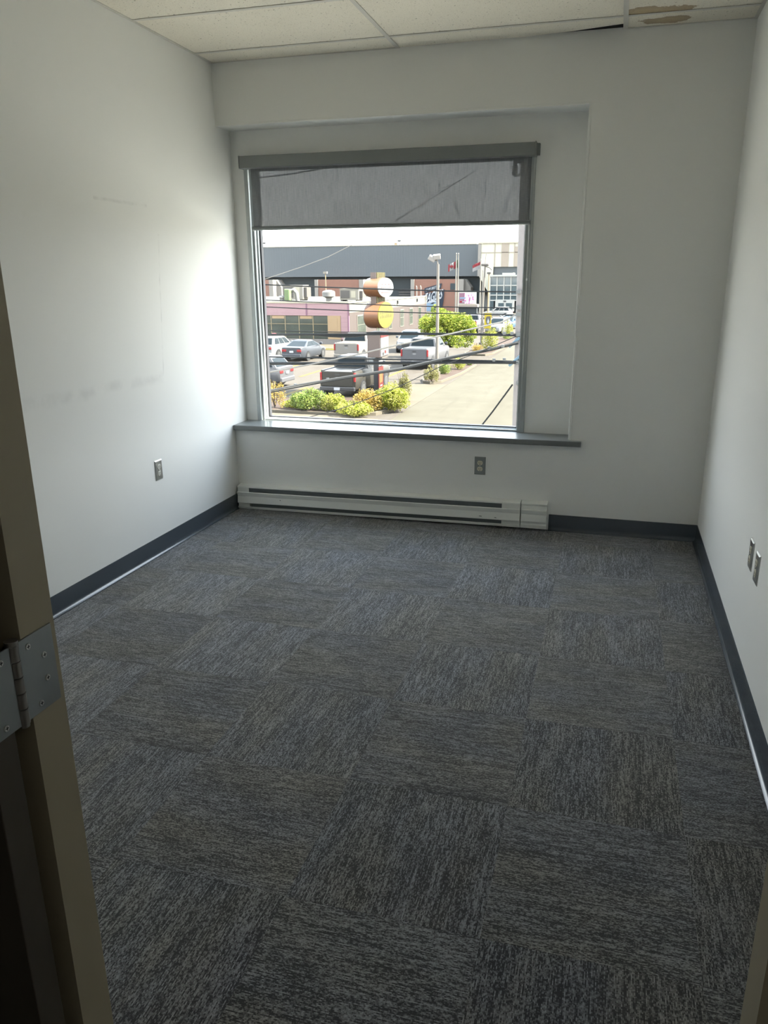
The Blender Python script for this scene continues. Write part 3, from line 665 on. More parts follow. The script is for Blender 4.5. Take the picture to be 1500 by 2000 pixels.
def pickup(label, loc, rz, pt, cover=None):
    st = [(-2.85, .52, 1.36, .96), (-2.7, .46, 1.38, 1.0), (-.9, .42, 1.38, 1.01), (1.35, .42, 1.34, 1.01), (1.5, .42, 1.30, 1.0), (2.5, .45, 1.22, .98), (2.85, .52, 1.12, .90)]
    return vehicle('pickup_truck', label, 'pickup truck', loc, rz, pt, 5.7, 2.02, 1.36, 1.94, st, (-.98, -.80, .72, 1.42, .15), (-1.85, 1.85), .40, True, cover, glass_rows=2, group='pickup trucks in the parking lot')
def sedan(label, loc, rz, pt, group=None):
    st = [(-2.3, .42, 1.00, .78), (-2.15, .30, 1.06, .88), (-1.4, .24, 1.05, .91), (.9, .24, .98, .91), (1.8, .26, .86, .88), (2.25, .32, .72, .74)]
    return vehicle('sedan_car', label, 'car', loc, rz, pt, 4.6, 1.82, 1.02, 1.45, st, (-1.75, -.75, .15, 1.1, .24), (-1.35, 1.40), .33, glass_rows=2, group=group)
def suv(label, loc, rz, pt, group=None):
    st = [(-2.25, .45, 1.10, .82), (-2.1, .34, 1.14, .91), (-1.0, .28, 1.12, .93), (1.0, .28, 1.06, .93), (1.85, .30, .98, .90), (2.25, .38, .84, .78)]
    return vehicle('suv_car', label, 'car', loc, rz, pt, 4.5, 1.88, 1.10, 1.68, st, (-2.1, -1.65, .15, .95, .20), (-1.35, 1.40), .36, glass_rows=3, group=group)
tk1 = pickup('dark grey pickup truck with open bed, parked nearest behind the shrubs', (-10.75, 35.1), R(-2), paint('dark_grey', (98, 94, 86)))
pickup('white pickup truck with closed bed parked mid lot beside the sign', (-16.3, 52.4), R(-1), paint('white', (206, 198, 188)), X('bed_cover_beige', (196, 184, 168), 10, .7))
pickup('silver grey pickup truck with closed bed parked by the street tree', (-10.2, 48.9), R(-3), paint('silver', (150, 150, 154)), X('bed_cover_grey', (150, 152, 156), 12, .6))
sedan('dark grey sedan with tail to the room beside the white utility vehicle', (-20.35, 51.4), R(-3), paint('slate', (112, 116, 124)))
suv('grey crossover cut by the left window frame, parked near the shrubs', (-17.45, 36.1), R(86), paint('grey', (142, 142, 146)))
wv = suv('white utility vehicle cut by the left window frame with red roof lamp', (-22.9, 51.8), R(-4), paint('bright_white', (226, 226, 224)))
MB().prism([(.32*math.cos(a)*.6, .32*math.sin(a)*.5-.2) for a in np.linspace(0, 2*math.pi, 13)[:-1]], 'z', 1.68, 1.86).build('roof_lamp', M_RED, wv, bevel=.04)
suv('blue-grey crossover facing the road in front of the brown brick wall', (-14.2, 60.0), R(180+6), paint('blue_grey', (150, 156, 166)))
sedan('pale grey car behind the street tree left side, facing the road', (-12.2, 66), R(176), paint('pale_grey', (176, 178, 182)))
suv('white crossover seen side-on in front of the glass entrance', (-15.7, 121.5), R(90), paint('white_far', (240, 238, 232)))
suv('white car facing the room beside the yellow banner', (-10.3, 84.5), R(172), paint('white_mid', (236, 236, 234)))
sedan('blue car partly hidden behind the white car by the banner', (-10.2, 93), R(168), paint('sky_blue', (120, 160, 200)))
sedan('white low car between the blue car and the far crossover', (-11.5, 101), R(100), paint('white_low', (232, 230, 228)))
pickup('grey pickup truck seen behind the banner lamp post, red lights towards the room', (-13.6, 86.5), R(0), paint('grey_far', (160, 158, 162)))

# ---- low commercial building: mauve siding front, brown brick flank
def siding_mat(name, rgb, e, period, axis='Z'):
    k = Nodes(name); b = k.b; b.inputs['Roughness'].default_value = .7; c = k.coord(); s = k.new('SeparateXYZ'); k.link(c, s.inputs[0])
    fr_ = k.math('FRACT', k.math('DIVIDE', s.outputs[axis], period)); line = k.math('LESS_THAN', fr_, .12)
    base = tuple(v/e for v in lin(*rgb)); nz = k.noise(c, .8, 3); col = k.mix(nz, tuple(v*.92 for v in base), tuple(v*1.08 for v in base))
    k.link(k.mix(k.math('MULTIPLY', line, .28), col, tuple(v*.5 for v in base)), b.inputs['Base Color']); return k.m
def brick_mat(name, rgb, e, scale):
    k = Nodes(name); b = k.b; b.inputs['Roughness'].default_value = .85; c = k.coord()
    base = tuple(v/e for v in lin(*rgb)); t = k.new('TexBrick'); t.inputs['Scale'].default_value = scale
    s_ = k.new('SeparateXYZ'); k.link(c, s_.inputs[0]); cb = k.new('CombineXYZ'); k.link(k.math('ADD', s_.outputs['X'], s_.outputs['Y']), cb.inputs[0]); k.link(s_.outputs['Z'], cb.inputs[1]); k.link(cb.outputs[0], t.inputs['Vector'])
    t.inputs['Color1'].default_value = (*[v*1.1 for v in base], 1); t.inputs['Color2'].default_value = (*[v*.88 for v in base], 1); t.inputs['Mortar'].default_value = (*[v*1.3 for v in base], 1); t.inputs['Mortar Size'].default_value = .012
    k.link(t.outputs['Color'], b.inputs['Base Color']); return k.m
M_MAUVE = siding_mat('mauve_siding', (212, 166, 170), EV, .40); M_MAUVED = X('mauve_trim', (176, 130, 150), EV)
M_CREAM = X('cream_parapet', (255, 250, 228), ES*.72, .8); M_CREAMV = X('cream_flashing', (236, 226, 200), EV, .8); M_ROOF = X('roof_membrane', (250, 246, 226), EH, .9)
M_BRBRK = brick_mat('brown_brick', (158, 124, 106), ES, 2.2); M_BRBRKV = X('brown_brick_pier', (176, 146, 128), EV, .85)
M_TAN = X('tan_panel', (222, 188, 146), EV, .7); M_STONE = X('plinth_grey', (176, 168, 162), EV, .9); M_MULL = X('mullion_tan', (200, 178, 140), EV, .6)
M_PANE = mat('shop_glass', (.030, .034, .028), .06, var=.6, vscale=.5, spec=.14)  # uneven colour stands in for greenery reflected in the front windows
BX1, BY0, BYE, ZR = -21.2, 64.5, 95.5, -.33      # corner, front face, back end, parapet top
bd = thing('restaurant_building', 'low flat-roofed building with mauve siding front and brown brick flank', 'building', (BX1, BY0, G)); O = (BX1, BY0, G)
MB().box(-62, BX1-.12, BY0+.12, BYE, G-.05, ZR-.35).build('core', M_BRBRKV, bd, origin=O)
MB().box(-62, BX1-.5, BY0+.4, BYE-.3, ZR-.36, ZR-.16).build('roof', M_ROOF, bd, origin=O)
MB().box(-62, BX1, BY0, BY0+.11, -1.58, ZR-.16).build('siding', M_MAUVE, bd, origin=O)
MB().box(-22.0, BX1-.01, BY0+.002, BY0+.11, -3.72, -1.58).build('siding', M_MAUVE, bd, origin=O)
MB().box(-25.42, -25.28, BY0-.03, BY0, -1.58, ZR-.16).build('siding_trim', M_MAUVED, bd, origin=O)
MB().box(-62, BX1+.02, BY0-.05, BY0+.16, ZR-.16, ZR).build('flashing', M_CREAMV, bd, origin=O)
MB().box(-62, -22.0, BY0+.0, BY0+.115, G, -3.70).build('plinth', M_STONE, bd, origin=O)
MB().box(BX1-.13, BX1, BY0-.02, BY0+.12, G, -.49).build('corner_board', M_MAUVED, bd, origin=O)
pn = MB().box(-23.25, -22.02, BY0-.03, BY0+.1, -3.70, -1.58).build('tan_panel', M_TAN, bd, origin=O)
MB().box(-23.05, -22.35, BY0-.045, BY0-.03, -2.9, -1.75).build('panel_inset', M_TAN, pn, origin=O)
xs_ = [-34.5, -33.0, -31.5, -30.35, -28.98, -27.55, -26.15, -24.75, -23.28]
for i in range(len(xs_)-1):
    for (za, zb_) in ((-3.68, -3.02), (-3.0, -2.36), (-2.34, -1.62)):
        MB().box(xs_[i]+.03, xs_[i+1]-.03, BY0+.055, BY0+.075, za, zb_).build('window_pane', M_PANE, bd, origin=O)
mu = MB()
for x in xs_: mu.box(x-.035, x+.035, BY0+.02, BY0+.11, -3.70, -1.58)
for z in (-3.01, -2.35): mu.box(xs_[0], xs_[-1], BY0+.03, BY0+.10, z-.022, z+.022)
o = mu.build('mullions', M_MULL, bd, origin=O); o['kind'] = 'stuff'
for i in (4, 6): MB().box(xs_[i]+.1, xs_[i+1]-.1, BY0+.05, BY0+.054, -1.88, -1.62).build('transom_panel', M_TAN, bd, origin=O)
# flank towards the road (faces +x)
MB().box(BX1-.12, BX1, BY0+.12, BYE, ZR-1.0, ZR).build('parapet', M_CREAM, bd, origin=O)
MB().box(BX1-.11, BX1-.01, BY0+.12, BYE, G, ZR-1.0).build('brick_wall', M_BRBRK, bd, origin=O)
MB().box(BX1-.04, BX1+.05, BY0+.1, BYE, ZR-.14, ZR-.02).build('coping', M_CREAMV, bd, origin=O)
for (ya, yb) in ((66.9, 69.6), (73.2, 74.4), (77.8, 79.0), (82.4, 84.0), (86.6, 88.2), (91.0, 92.4)):
    f = MB().box(BX1-.02, BX1+.03, ya, yb, -3.55, -1.62).build('window_frame', M_CREAM, bd, origin=O)
    MB().box(BX1+.03, BX1+.045, ya+.12, yb-.12, -3.45, -2.55).build('window_pane', M_PANE, f, origin=O); MB().box(BX1+.03, BX1+.045, ya+.12, yb-.12, -2.5, -1.72).build('window_pane', M_PANE, f, origin=O)
for y in (70.2, 81.2, 90.2): MB().box(BX1, BX1+.14, y-.1, y+.1, -.98, -.62).build('wall_lamp', M_BLK, bd, origin=O)
MB().box(-34, -19.5, BY0-5.4, BY0-4.4, G-.03, G+.03).build('yellow_kerb', M_YEL, kind='structure')
MB().box(-34, BX1+1, BY0-4.4, BY0, G-.03, G+.05).build('walkway', M_APRON, kind='structure')
# rooftop equipment
M_DUCT = X('galvanised_duct', (196, 192, 186), 6, .5); M_UNIT = X('hvac_cream', (232, 222, 204), 6, .7); M_LOUV = X('louvre_dark', (128, 122, 116), EV, .7); M_GRN = X('vent_green', (150, 172, 120), EV, .6)
def roof_at(px, py, Y):
    p = at(px, py, Y); return (p.x, Y, ZR-.16)
def hvac(label, px, Y, w_, h_, d_):
    p = roof_at(px, 575, Y); t = thing('rooftop_unit', label, 'air conditioner', p)
    MB().box(-w_/2, w_/2, 0, d_, .12, h_).build('cabinet', M_UNIT, t, bevel=.03)
    MB().box(-w_/2-.03, w_/2+.03, -.03, d_+.03, h_, h_+.07).build('lid', M_UNIT, t)
    MB().box(-w_/2+.08, -w_/2+w_*.52, -.03, .0, .3, h_-.1).build('louvre', M_LOUV, t)
    MB().box(w_*.10, w_*.34, -.02, .0, .35, h_-.15).build('access_door', M_CREAMV, t)
    MB().box(w_/2, w_/2+.35, .2, d_-.2, .35, h_-.15).build('intake_hood', M_LOUV, t)
    for s in (-1, 1): MB().box(s*w_*.4-.1, s*w_*.4+.1, -.05, d_, 0, .12).build('rail', M_LOUV, t)
hvac('cream rooftop unit above the mauve siding', 572, 74, 2.3, 1.5, 1.6)
hvac('cream rooftop unit above the building corner', 682, 72, 2.0, 1.15, 1.5)
t = thing('roof_vent', 'green roof exhaust fan with curved white duct', 'vent', roof_at(562, 575, 68))
MB().box(-.32, .26, -.2, .35, .12, 1.25).build('fan_housing', M_GRN, t, bevel=.1)
MB().tube([(.1, .5, 1.0), (.45, .5, 1.15), (.72, .5, .85), (.80, .5, .1)], .2, 10).build('duct', M_DUCT, t, smooth=True)
MB().box(-.4, .35, -.25, .4, 0, .12).build('curb', M_LOUV, t)
t = thing('roof_vent', 'mushroom roof exhaust fan right of the green fan', 'vent', roof_at(642, 575, 68))
MB().loft([[(r*math.cos(a), r*math.sin(a), z) for a in np.linspace(0, 2*math.pi, 17)[:-1]] for r, z in ((.30, 0), (.28, .38), (.36, .45), (.62, .55), (.62, .95), (.52, 1.05), (.2, 1.15))]).build('fan_cowl', M_DUCT, t, smooth=True)
t = thing('roof_vent', 'small louvred roof vent at the left of the green fan', 'vent', roof_at(550, 575, 68))
MB().cyl((0, 0, 0), (0, 0, .45), .22, n=12).build('pipe', M_DUCT, t); MB().cyl((0, 0, .45), (0, 0, .62), .34, .2, 12).build('cap', M_DUCT, t)
for i, (px, Yp) in enumerate(((814, 92), (822, 94))):
    p = atx(px, 575, BX1-1.0); t = thing('roof_pipe', ['thin white roof pipe behind the cream parapet, left one', 'thin white roof pipe behind the cream parapet, right one'][i], 'pipe', (p.x, p.y, ZR-.16))
    MB().tube([(0, 0, 0), (0, 0, 1.15), (-.1, 0, 1.35)], .07, 8).build('pipe', M_UNIT, t)

# ---- arena
def rib_mat(name, rgb, e, period, depth=.35):
    k = Nodes(name); b = k.b; b.inputs['Roughness'].default_value = .55; c = k.coord(); s = k.new('SeparateXYZ'); k.link(c, s.inputs[0])
    fr_ = k.math('FRACT', k.math('DIVIDE', s.outputs['X'], period)); line = k.math('LESS_THAN', fr_, .3); base = tuple(v/e for v in lin(*rgb))
    col = k.mix(k.noise(k.mapping(c, (.08, 1, .3)), 1.0, 3), tuple(v*.88 for v in base), tuple(v*1.12 for v in base))
    k.link(k.mix(k.math('MULTIPLY', line, depth), col, tuple(v*.55 for v in base)), b.inputs['Base Color']); return k.m
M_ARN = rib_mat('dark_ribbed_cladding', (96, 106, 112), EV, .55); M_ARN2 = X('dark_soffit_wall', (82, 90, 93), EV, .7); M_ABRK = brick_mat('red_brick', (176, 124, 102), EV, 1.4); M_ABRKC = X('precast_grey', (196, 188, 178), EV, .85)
M_PRE = X('precast_cream', (255, 250, 226), EV*.9, .85); M_PREB = X('precast_beige', (212, 196, 178), EV, .85)
ar = thing('arena_building', 'huge dark ribbed arena hall with red brick pavilions and cream corner block', 'building', (-45, 150, G)); O = (-45, 150, G)
def ax(px, Y=150): return at(px, 540, Y).x
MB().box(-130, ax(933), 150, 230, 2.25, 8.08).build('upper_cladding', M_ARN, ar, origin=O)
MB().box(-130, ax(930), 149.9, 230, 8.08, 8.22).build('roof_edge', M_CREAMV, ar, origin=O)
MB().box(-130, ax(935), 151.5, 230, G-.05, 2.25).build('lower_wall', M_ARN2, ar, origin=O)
for (pa, pb) in ((430, 537), (618, 713), (805, 908)):
    xa, xb = ax(pa, 148), ax(pb, 148)
    pv_ = MB().box(xa+.7, xb-.9, 147, 151.5, G-.05, 1.72).build('brick_pavilion', M_ABRK, ar, origin=O)
    MB().box(xa, xa+.7, 146.8, 151.5, G-.05, 1.72).build('precast_pier', M_ABRKC, pv_, origin=O); MB().box(xb-.9, xb, 146.8, 151.5, G-.05, 1.72).build('precast_pier', M_ABRKC, pv_, origin=O)
    MB().prism([(xb, 1.72), (xb+1.1, .2), (xb+1.1, G), (xb, G)], 'y', 148.5, 151.5).build('buttress', M_ABRKC, pv_, origin=O)
xd = ax(880, 147); MB().box(xd, xd+.95, 146.9, 147.02, -.25, .95).build('louvre', M_ARN2, ar, origin=O)
for z_ in (-1.4, -.9, -.4): MB().box(ax(775), ax(800), 151.35, 151.5, z_, z_+.28).build('wall_sign_band', M_LOUV, ar, origin=O)
# cream corner block
x0c, x1c = ax(933, 146), ax(1050, 146)
MB().prism([(x0c, 7.95), (x1c, 8.3), (x1c, 3.87), (ax(963, 146), 3.87), (ax(961, 146), -1.1), (ax(957, 146), -1.1), (x0c+.25, 2.2)], 'y', 146, 200).build('precast_block', M_PRE, ar, origin=O)
MB().box(x0c-.05, x0c+.55, 145.9, 146.4, 2.2, 8.05).build('precast_edge', M_ABRKC, ar, origin=O)
MB().box(ax(978, 146), ax(992, 146), 145.9, 146, 3.87, 8.1).build('beige_panel', M_PREB, ar, origin=O)
MB().box(ax(1003, 146), ax(1012, 146), 145.9, 146, 3.9, 7.4).build('beige_panel', M_PREB, ar, origin=O)
for px in (965, 1003): MB().box(ax(px, 146)-.06, ax(px, 146)+.06, 145.88, 146, 3.9, 8.0).build('panel_joint', M_PREB, ar, origin=O)
MB().box(x0c+.5, x1c, 145.9, 146, 6.35, 6.45).build('panel_joint', M_PREB, ar, origin=O)
MB().box(x0c, x1c, 145.8, 146.1, 7.98, 8.2).build('parapet_cap', M_CREAMV, ar, origin=O)
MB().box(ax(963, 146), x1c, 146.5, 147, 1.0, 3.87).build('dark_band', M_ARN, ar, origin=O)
# glass entrance
M_WMUL = X('white_mullion', (240, 238, 228), EV, .6); M_EGL = mat('entrance_glass', (.035, .05, .055), .08, var=.5, vscale=.6, spec=.5)
en = thing('glass_entrance', 'white framed glass entrance hall of the arena', 'building', (-17, 140, G)); O = (-17, 140, G)
ex0, ex1 = ax(958, 140), ax(1040, 140)
MB().box(ex0, ex1, 141, 145.5, G-.05, 2.1).build('back_wall', M_ARN2, en, origin=O)
MB().box(ex0-.1, ex1, 139.6, 145, 2.1, 2.42).build('canopy', M_WMUL, en, origin=O); MB().box(ax(981, 140), ax(1002, 140), 139.8, 143, 2.42, 2.75).build('canopy_step', M_WMUL, en, origin=O)
nx = 6; pw = (ex1-ex0)/nx
for i in range(nx):
    for (za, zb_) in ((-1.0, .55), (.65, 2.05), (-1.9, -1.15)):
        MB().box(ex0+pw*i+.08, ex0+pw*(i+1)-.08, 140.0, 140.05, za, zb_).build('window_pane', M_EGL, en, origin=O)
    MB().box(ex0+pw*i-.08, ex0+pw*i+.08, 139.8, 140.1, G, 2.1).build('mullion', M_WMUL, en, origin=O)
    MB().loft([[(ex0+pw*(i+.5)+.62*pw*.8*math.cos(a), 140.15+(.1 if q else 0), 1.72+.36*math.sin(a)-(.2*abs(math.cos(a)))) for a in np.linspace(math.pi, 2*math.pi, 9)] for q in (0, 1)]).build('ceiling_sail', M_WMUL, en, origin=O)
for z in (-1.08, .6, -2.0): MB().box(ex0, ex1, 139.85, 140.1, z-.09, z+.09).build('transom', M_WMUL, en, origin=O)
ds = MB().box(ax(970, 140), ax(1007, 140), 139.4, 140, -3.9, -1.85).build('door_surround', M_WMUL, en, origin=O)
for (pa, pb) in ((976, 987), (991, 1003)): MB().box(ax(pa, 140), ax(pb, 140), 139.34, 139.41, -3.85, -2.45).build('door_leaf', M_EGL, ds, origin=O)
MB().box(ax(986, 140), ax(991, 140), 139.34, 139.41, -2.25, -2.02).build('door_number', M_BLK, ds, origin=O)
MB().box(ax(959, 140), ax(966, 140), 139.9, 140.0, -4.1, -2.1).build('side_door', M_EGL, en, origin=O)
# roof floodlights of the arena
for i, (px, nm) in enumerate(((780, 'floodlight on the arena roof above the round sign'), (516, 'floodlight on the arena roof at the left window edge'))):
    p = at(px, 476, 152); t = thing('roof_floodlight', nm, 'floodlight', (p.x, 152, 8.2))
    MB().cyl((0, 0, 0), (0, 0, .75), .07, n=8).build('mast', M_BLK, t); MB().box(-.35, .35, -.25, .1, .65, .95).build('lamp_head', M_BLK, t)
p = at(773, 476, 152); t = thing('roof_box', 'small yellowish box on the arena roof edge', 'box', (p.x, 152, 8.2)); MB().box(-.28, .28, -.2, .2, 0, .38).build('cabinet', M_TAN, t, bevel=.03); MB().box(-.32, .32, -.24, .24, .38, .44).build('lid', M_LOUV, t)
# team banner on the brick
M_NAVY = X('banner_navy', (56, 66, 82), EV, .7); M_WHT = X('banner_white', (236, 240, 244), EV, .7); M_PBL = X('banner_pale_blue', (176, 204, 230), EV, .7)
bn = thing('team_banner', 'navy banner with white lettering on the red brick pavilion', 'banner', (-32.6, 146.85, G)); O = (-32.6, 146.85, G)
def P2(px, py, dy=0): p = at(px, py, 146.8-dy); return (p.x, p.z)
MB().prism([P2(829, 563), P2(863, 553), P2(861, 563), P2(829, 573)], 'y', 146.78, 146.86).build('upper_cloth', M_NAVY, bn, origin=O)
MB().prism([P2(826, 576), P2(868, 565), P2(866, 588), P2(861, 612), P2(826, 612)], 'y', 146.78, 146.86).build('lower_cloth', M_NAVY, bn, origin=O)
def lettering(body, x, z, y, wtot, h, slope, m, parent, skew=.22):
    me = text_mesh(body, 1.0); co = np.empty(len(me.vertices)*3); me.vertices.foreach_get('co', co); co = co.reshape(-1, 3)
    mn, mxx = co.min(0), co.max(0); u = (co[:, 0]-mn[0])/(mxx[0]-mn[0])*wtot; v = (co[:, 1]-mn[1])/(mxx[1]-mn[1])*h
    out = np.stack([x+u+v*skew, np.full(len(u), y), z+v+u*slope], 1); me.vertices.foreach_set('co', (out-np.array(parent.location)).ravel()); me.materials.append(m)
    o = bpy.data.objects.new('lettering', me); COL.objects.link(o); o.parent = parent; return o
a = P2(830, 571); c = P2(859, 562)
lettering('CAPE BRETON', a[0]+.1, a[1]+.12, 146.76, c[0]-a[0]-.15, .50, (c[1]-a[1])/(c[0]-a[0])*1.0, M_WHT, bn)
a = P2(828, 592); c = P2(864, 583); lettering('EAGLES', a[0], a[1], 146.76, (c[0]-a[0])*.95, 1.85, (c[1]-a[1])/(c[0]-a[0]), M_WHT, bn)
hd = [P2(*q) for q in ((829, 612), (830, 600), (833, 592), (838, 588), (846, 586), (853, 588), (858, 592), (851, 596), (845, 600), (842, 608), (843, 612))]
MB().prism(hd, 'y', 146.74, 146.79).build('emblem', M_PBL, bn, origin=O)
MB().prism([P2(*q) for q in ((833, 592), (838, 588), (846, 586), (853, 588), (850, 590), (842, 591))], 'y', 146.72, 146.75).build('emblem_highlight', M_WHT, bn, origin=O)
MB().prism([P2(*q) for q in ((840, 594), (845, 590.5), (850, 591), (846, 593.5))], 'y', 146.70, 146.73).build('emblem_eye', M_NAVY, bn, origin=O)
# LED screen
def screen_mat():
    k = Nodes('led_screen_picture'); b = k.b; b.inputs['Roughness'].default_value = .4; c = k.coord()
    n = k.noise(k.mapping(c, (2.2, 1, 1.4)), 1.0, 3, .6); col = k.ramp(n, (.40, (.10, .03, .06)), (.47, (.55, .12, .30)), (.52, (.95, .55, .75)), (.60, (.16, .05, .14)), (.68, (.75, .2, .4)))
    s = k.new('SeparateXYZ'); k.link(c, s.inputs[0]); left = k.math('LESS_THAN', s.outputs['X'], -.35); col = k.mix(left, col, (.08, .03, .05))
    k.link(col, b.inputs['Base Color']); k.link(col, b.inputs['Emission Color']); b.inputs['Emission Strength'].default_value = .75; return k.m
sx0, sx1 = at(897, 580, 105).x, at(928.5, 580, 105).x
sc_ = thing('led_screen', 'roadside video screen showing pink figures, white frame, beside the flagpoles', 'screen', ((sx0+sx1)/2, 105, G)); O = ((sx0+sx1)/2, 105, G)
MB().box(sx0-.08, sx1+.08, 105.0, 105.3, -1.66, -.08).build('cabinet', M_WMUL, sc_, origin=O)
so_ = MB().box(sx0+.02, sx1-.02, 104.95, 105.0, -1.56, -.18).build('display', screen_mat(), sc_, origin=O)
MB().box(sx0+.1, sx0+.9, 104.93, 104.96, -.95, -.75).build('caption', M_PBL, so_, origin=O); MB().box(sx0+.1, sx0+.4, 104.93, 104.96, -1.45, -1.25).build('caption', M_RED, so_, origin=O); MB().box(sx0+.45, sx0+1.1, 104.93, 104.96, -1.4, -1.3).build('caption', M_WHT, so_, origin=O)
MB().box(sx0-.3, sx1+.35, 104.8, 106, -2.1, -1.68).build('ledge', M_PREB, sc_, origin=O); MB().box(sx0-.1, sx1+.2, 105.1, 105.9, G, -2.1).build('base', M_ARN2, sc_, origin=O)
# flags
M_POLE = X('pole_white', (236, 228, 212), 8, .5); M_FRED = X('flag_red', (226, 74, 84), 8, .7); M_FWH = X('flag_white', (246, 244, 242), 8, .7); M_FGR = X('flag_green', (112, 168, 110), 8, .7)
def flagpole(label, px, Y, ztop, flag=None):
    x = at(px, 560, Y).x; t = thing('flagpole', label, 'flagpole', (x, Y, G)); h_ = ztop-G
    MB().tube([(0, 0, 0), (0, 0, h_*.5), (0, 0, h_)], [.11, .09, .05], 10).build('pole', M_POLE, t, smooth=True); MB().cyl((0, 0, h_), (0, 0, h_+.14), .09, .05, 10).build('finial', M_POLE, t)
    if not flag: return
    kind, dz, L_, hh = flag
    def strip(u0, u1, m, nm, v0=0, v1=1):
        rows_ = []
        for u in np.linspace(u0, u1, 6):
            yw = .12*math.sin(u*7); x_ = -.08-L_*u*.92; z_ = h_-dz-L_*u*.42
            rows_.append([(x_, yw, z_-hh*v1), (x_, yw+.012, z_-hh*v1), (x_, yw+.012, z_-hh*v0), (x_, yw, z_-hh*v0)])
        return MB().loft(rows_).build(nm, m, t)
    if kind == 'maple':
        strip(0, .26, M_FRED, 'flag_red_bar'); w_ = strip(.26, .74, M_FWH, 'flag_white_field'); strip(.74, 1, M_FRED, 'flag_red_bar')
        zc = h_-dz-L_*.5*.42-hh*.5; xc = -.08-L_*.5*.92; lf = [(0, -.5), (.06, -.18), (.42, -.22), (.34, -.02), (.5, .12), (.24, .3), (.2, .16), (.1, .2), (0, .5)]; lf = lf+[(-a_, b_) for a_, b_ in lf[-2:0:-1]]
        MB().prism([(xc+a_*hh*.6, zc+b_*hh*.6) for a_, b_ in lf], 'y', -.16+.12*math.sin(3.5), -.02+.12*math.sin(3.5)).build('maple_leaf', M_FRED, w_)
    elif kind == 'green': strip(0, .55, M_FGR, 'flag_green_field')
    else: strip(0, 1, M_FRED, 'flag_red_field', 0, .45); strip(0, 1, M_FWH, 'flag_white_field', .45, 1)
flagpole('white flagpole flying a red and white maple leaf flag', 890.3, 95, 4.63, ('maple', .85, 1.05, .85))
flagpole('white flagpole with limp green flag beside the maple leaf one', 894.3, 95.4, 4.62, ('green', .65, .35, .95))
flagpole('white flagpole flying a red over white flag before the cream block', 938, 95, 3.9, ('two', .2, 1.05, .8))
flagpole('bare white flagpole right of the red over white flag', 942.5, 96, 2.6)
# lamp posts
M_GALV = X('galvanised_pole', (196, 186, 174), 7, .5); M_LHEAD = X('lamp_head_grey', (196, 190, 184), EV, .5)
p = gp(853, 742); t = thing('lamp_post', 'tall steel lamp post with twin floodlights on the shrub island', 'lamp post', (p.x, p.y, G)); hz = 2.64-G
MB().tube([(0, 0, 0), (0, 0, hz*.5), (0, 0, hz-.25)], [.115, .095, .075], 12).build('pole', M_GALV, t, smooth=True); MB().cyl((0, 0, 0), (0, 0, .5), .22, .2, 12).build('footing', M_KERB, t)
MB().tube([(0, 0, hz-.35), (-.05, 0, hz-.05), (-.30, 0, hz+.02)], .04, 8).build('bracket', M_GALV, t)
for (x_, z_, a_) in ((-.36, .06, .5), (-.08, .15, -.1)):
    o = MB().box(-.21, .21, -.14, .14, -.13, .13).build('floodlight', M_LHEAD, t, bevel=.03); o.location = (x_, 0, hz+z_); o.rotation_euler = (.3, a_, .2)
p = gp(940, 683); t = thing('lamp_post', 'lamp post carrying the yellow banner beside the road', 'lamp post', (p.x, p.y, G)); hz = 2.70-G
MB().tube([(0, 0, 0), (0, 0, hz*.5), (.12, 0, hz)], [.12, .10, .07], 12).build('pole', M_GALV, t, smooth=True); MB().cyl((0, 0, 0), (0, 0, .6), .3, .24, 8).build('footing', M_LOUV, t)
MB().box(-.2, .42, -.12, .12, hz-.08, hz+.12).build('lamp_head', M_LOUV, t, bevel=.06); MB().tube([(.12, 0, hz-.1), (.5, 0, hz-.2), (.7, 0, hz-.4)], .04, 6).build('bracket', M_LOUV, t)
MB().tube([(.1, 0, hz), (.18, 0, hz+.9)], .02, 6).build('aerial', M_GALV, t)
ZT = -1.15-G; ZB = -2.43-G
yb_ = thing('street_banner', 'yellow street banner with grey emblem hanging from the lamp post', 'banner', (p.x, p.y, G))
MB().box(.20, .78, -.02, .02, ZB, ZT).build('cloth', X('banner_yellow', (244, 214, 60), EV, .7), yb_)
MB().cyl((.10, 0, ZT), (.80, 0, ZT), .025, n=8).build('arm', M_GALV, yb_); MB().cyl((.10, 0, ZB), (.80, 0, ZB), .025, n=8).build('arm', M_GALV, yb_)
MB().prism([(.30, ZB+.85), (.42, ZB+1.0), (.70, ZB+1.02), (.72, ZB+.75), (.62, ZB+.45), (.50, ZB+.28), (.40, ZB+.40), (.32, ZB+.62)], 'y', -.03, -.018).build('emblem', M_LOUV, yb_)
MB().prism([(.42, ZB+.55), (.52, ZB+.85), (.62, ZB+.55), (.52, ZB+.38)], 'y', -.04, -.028).build('emblem_centre', M_WHT, yb_)
x = at(955, 540, 118).x; t = thing('lamp_post', 'thin far lamp post with flat T head before the glass entrance', 'lamp post', (x, 118, G))
MB().cyl((0, 0, 0), (0, 0, 6.6), .12, .09, 8).build('pole', M_MULL, t); MB().box(-.28, .28, -.2, .2, 6.6, 6.85).build('lamp_head', M_LOUV, t)
x = at(636, 550, 125).x; t = thing('lamp_post', 'far lamp post rising behind the mauve building', 'lamp post', (x, 125, G))
MB().cyl((0, 0, 0), (0, 0, 6.9), .1, .08, 8).build('pole', M_MULL, t); MB().box(-.34, .34, -.2, .2, 6.85, 7.2).build('lamp_head', M_UNIT, t)

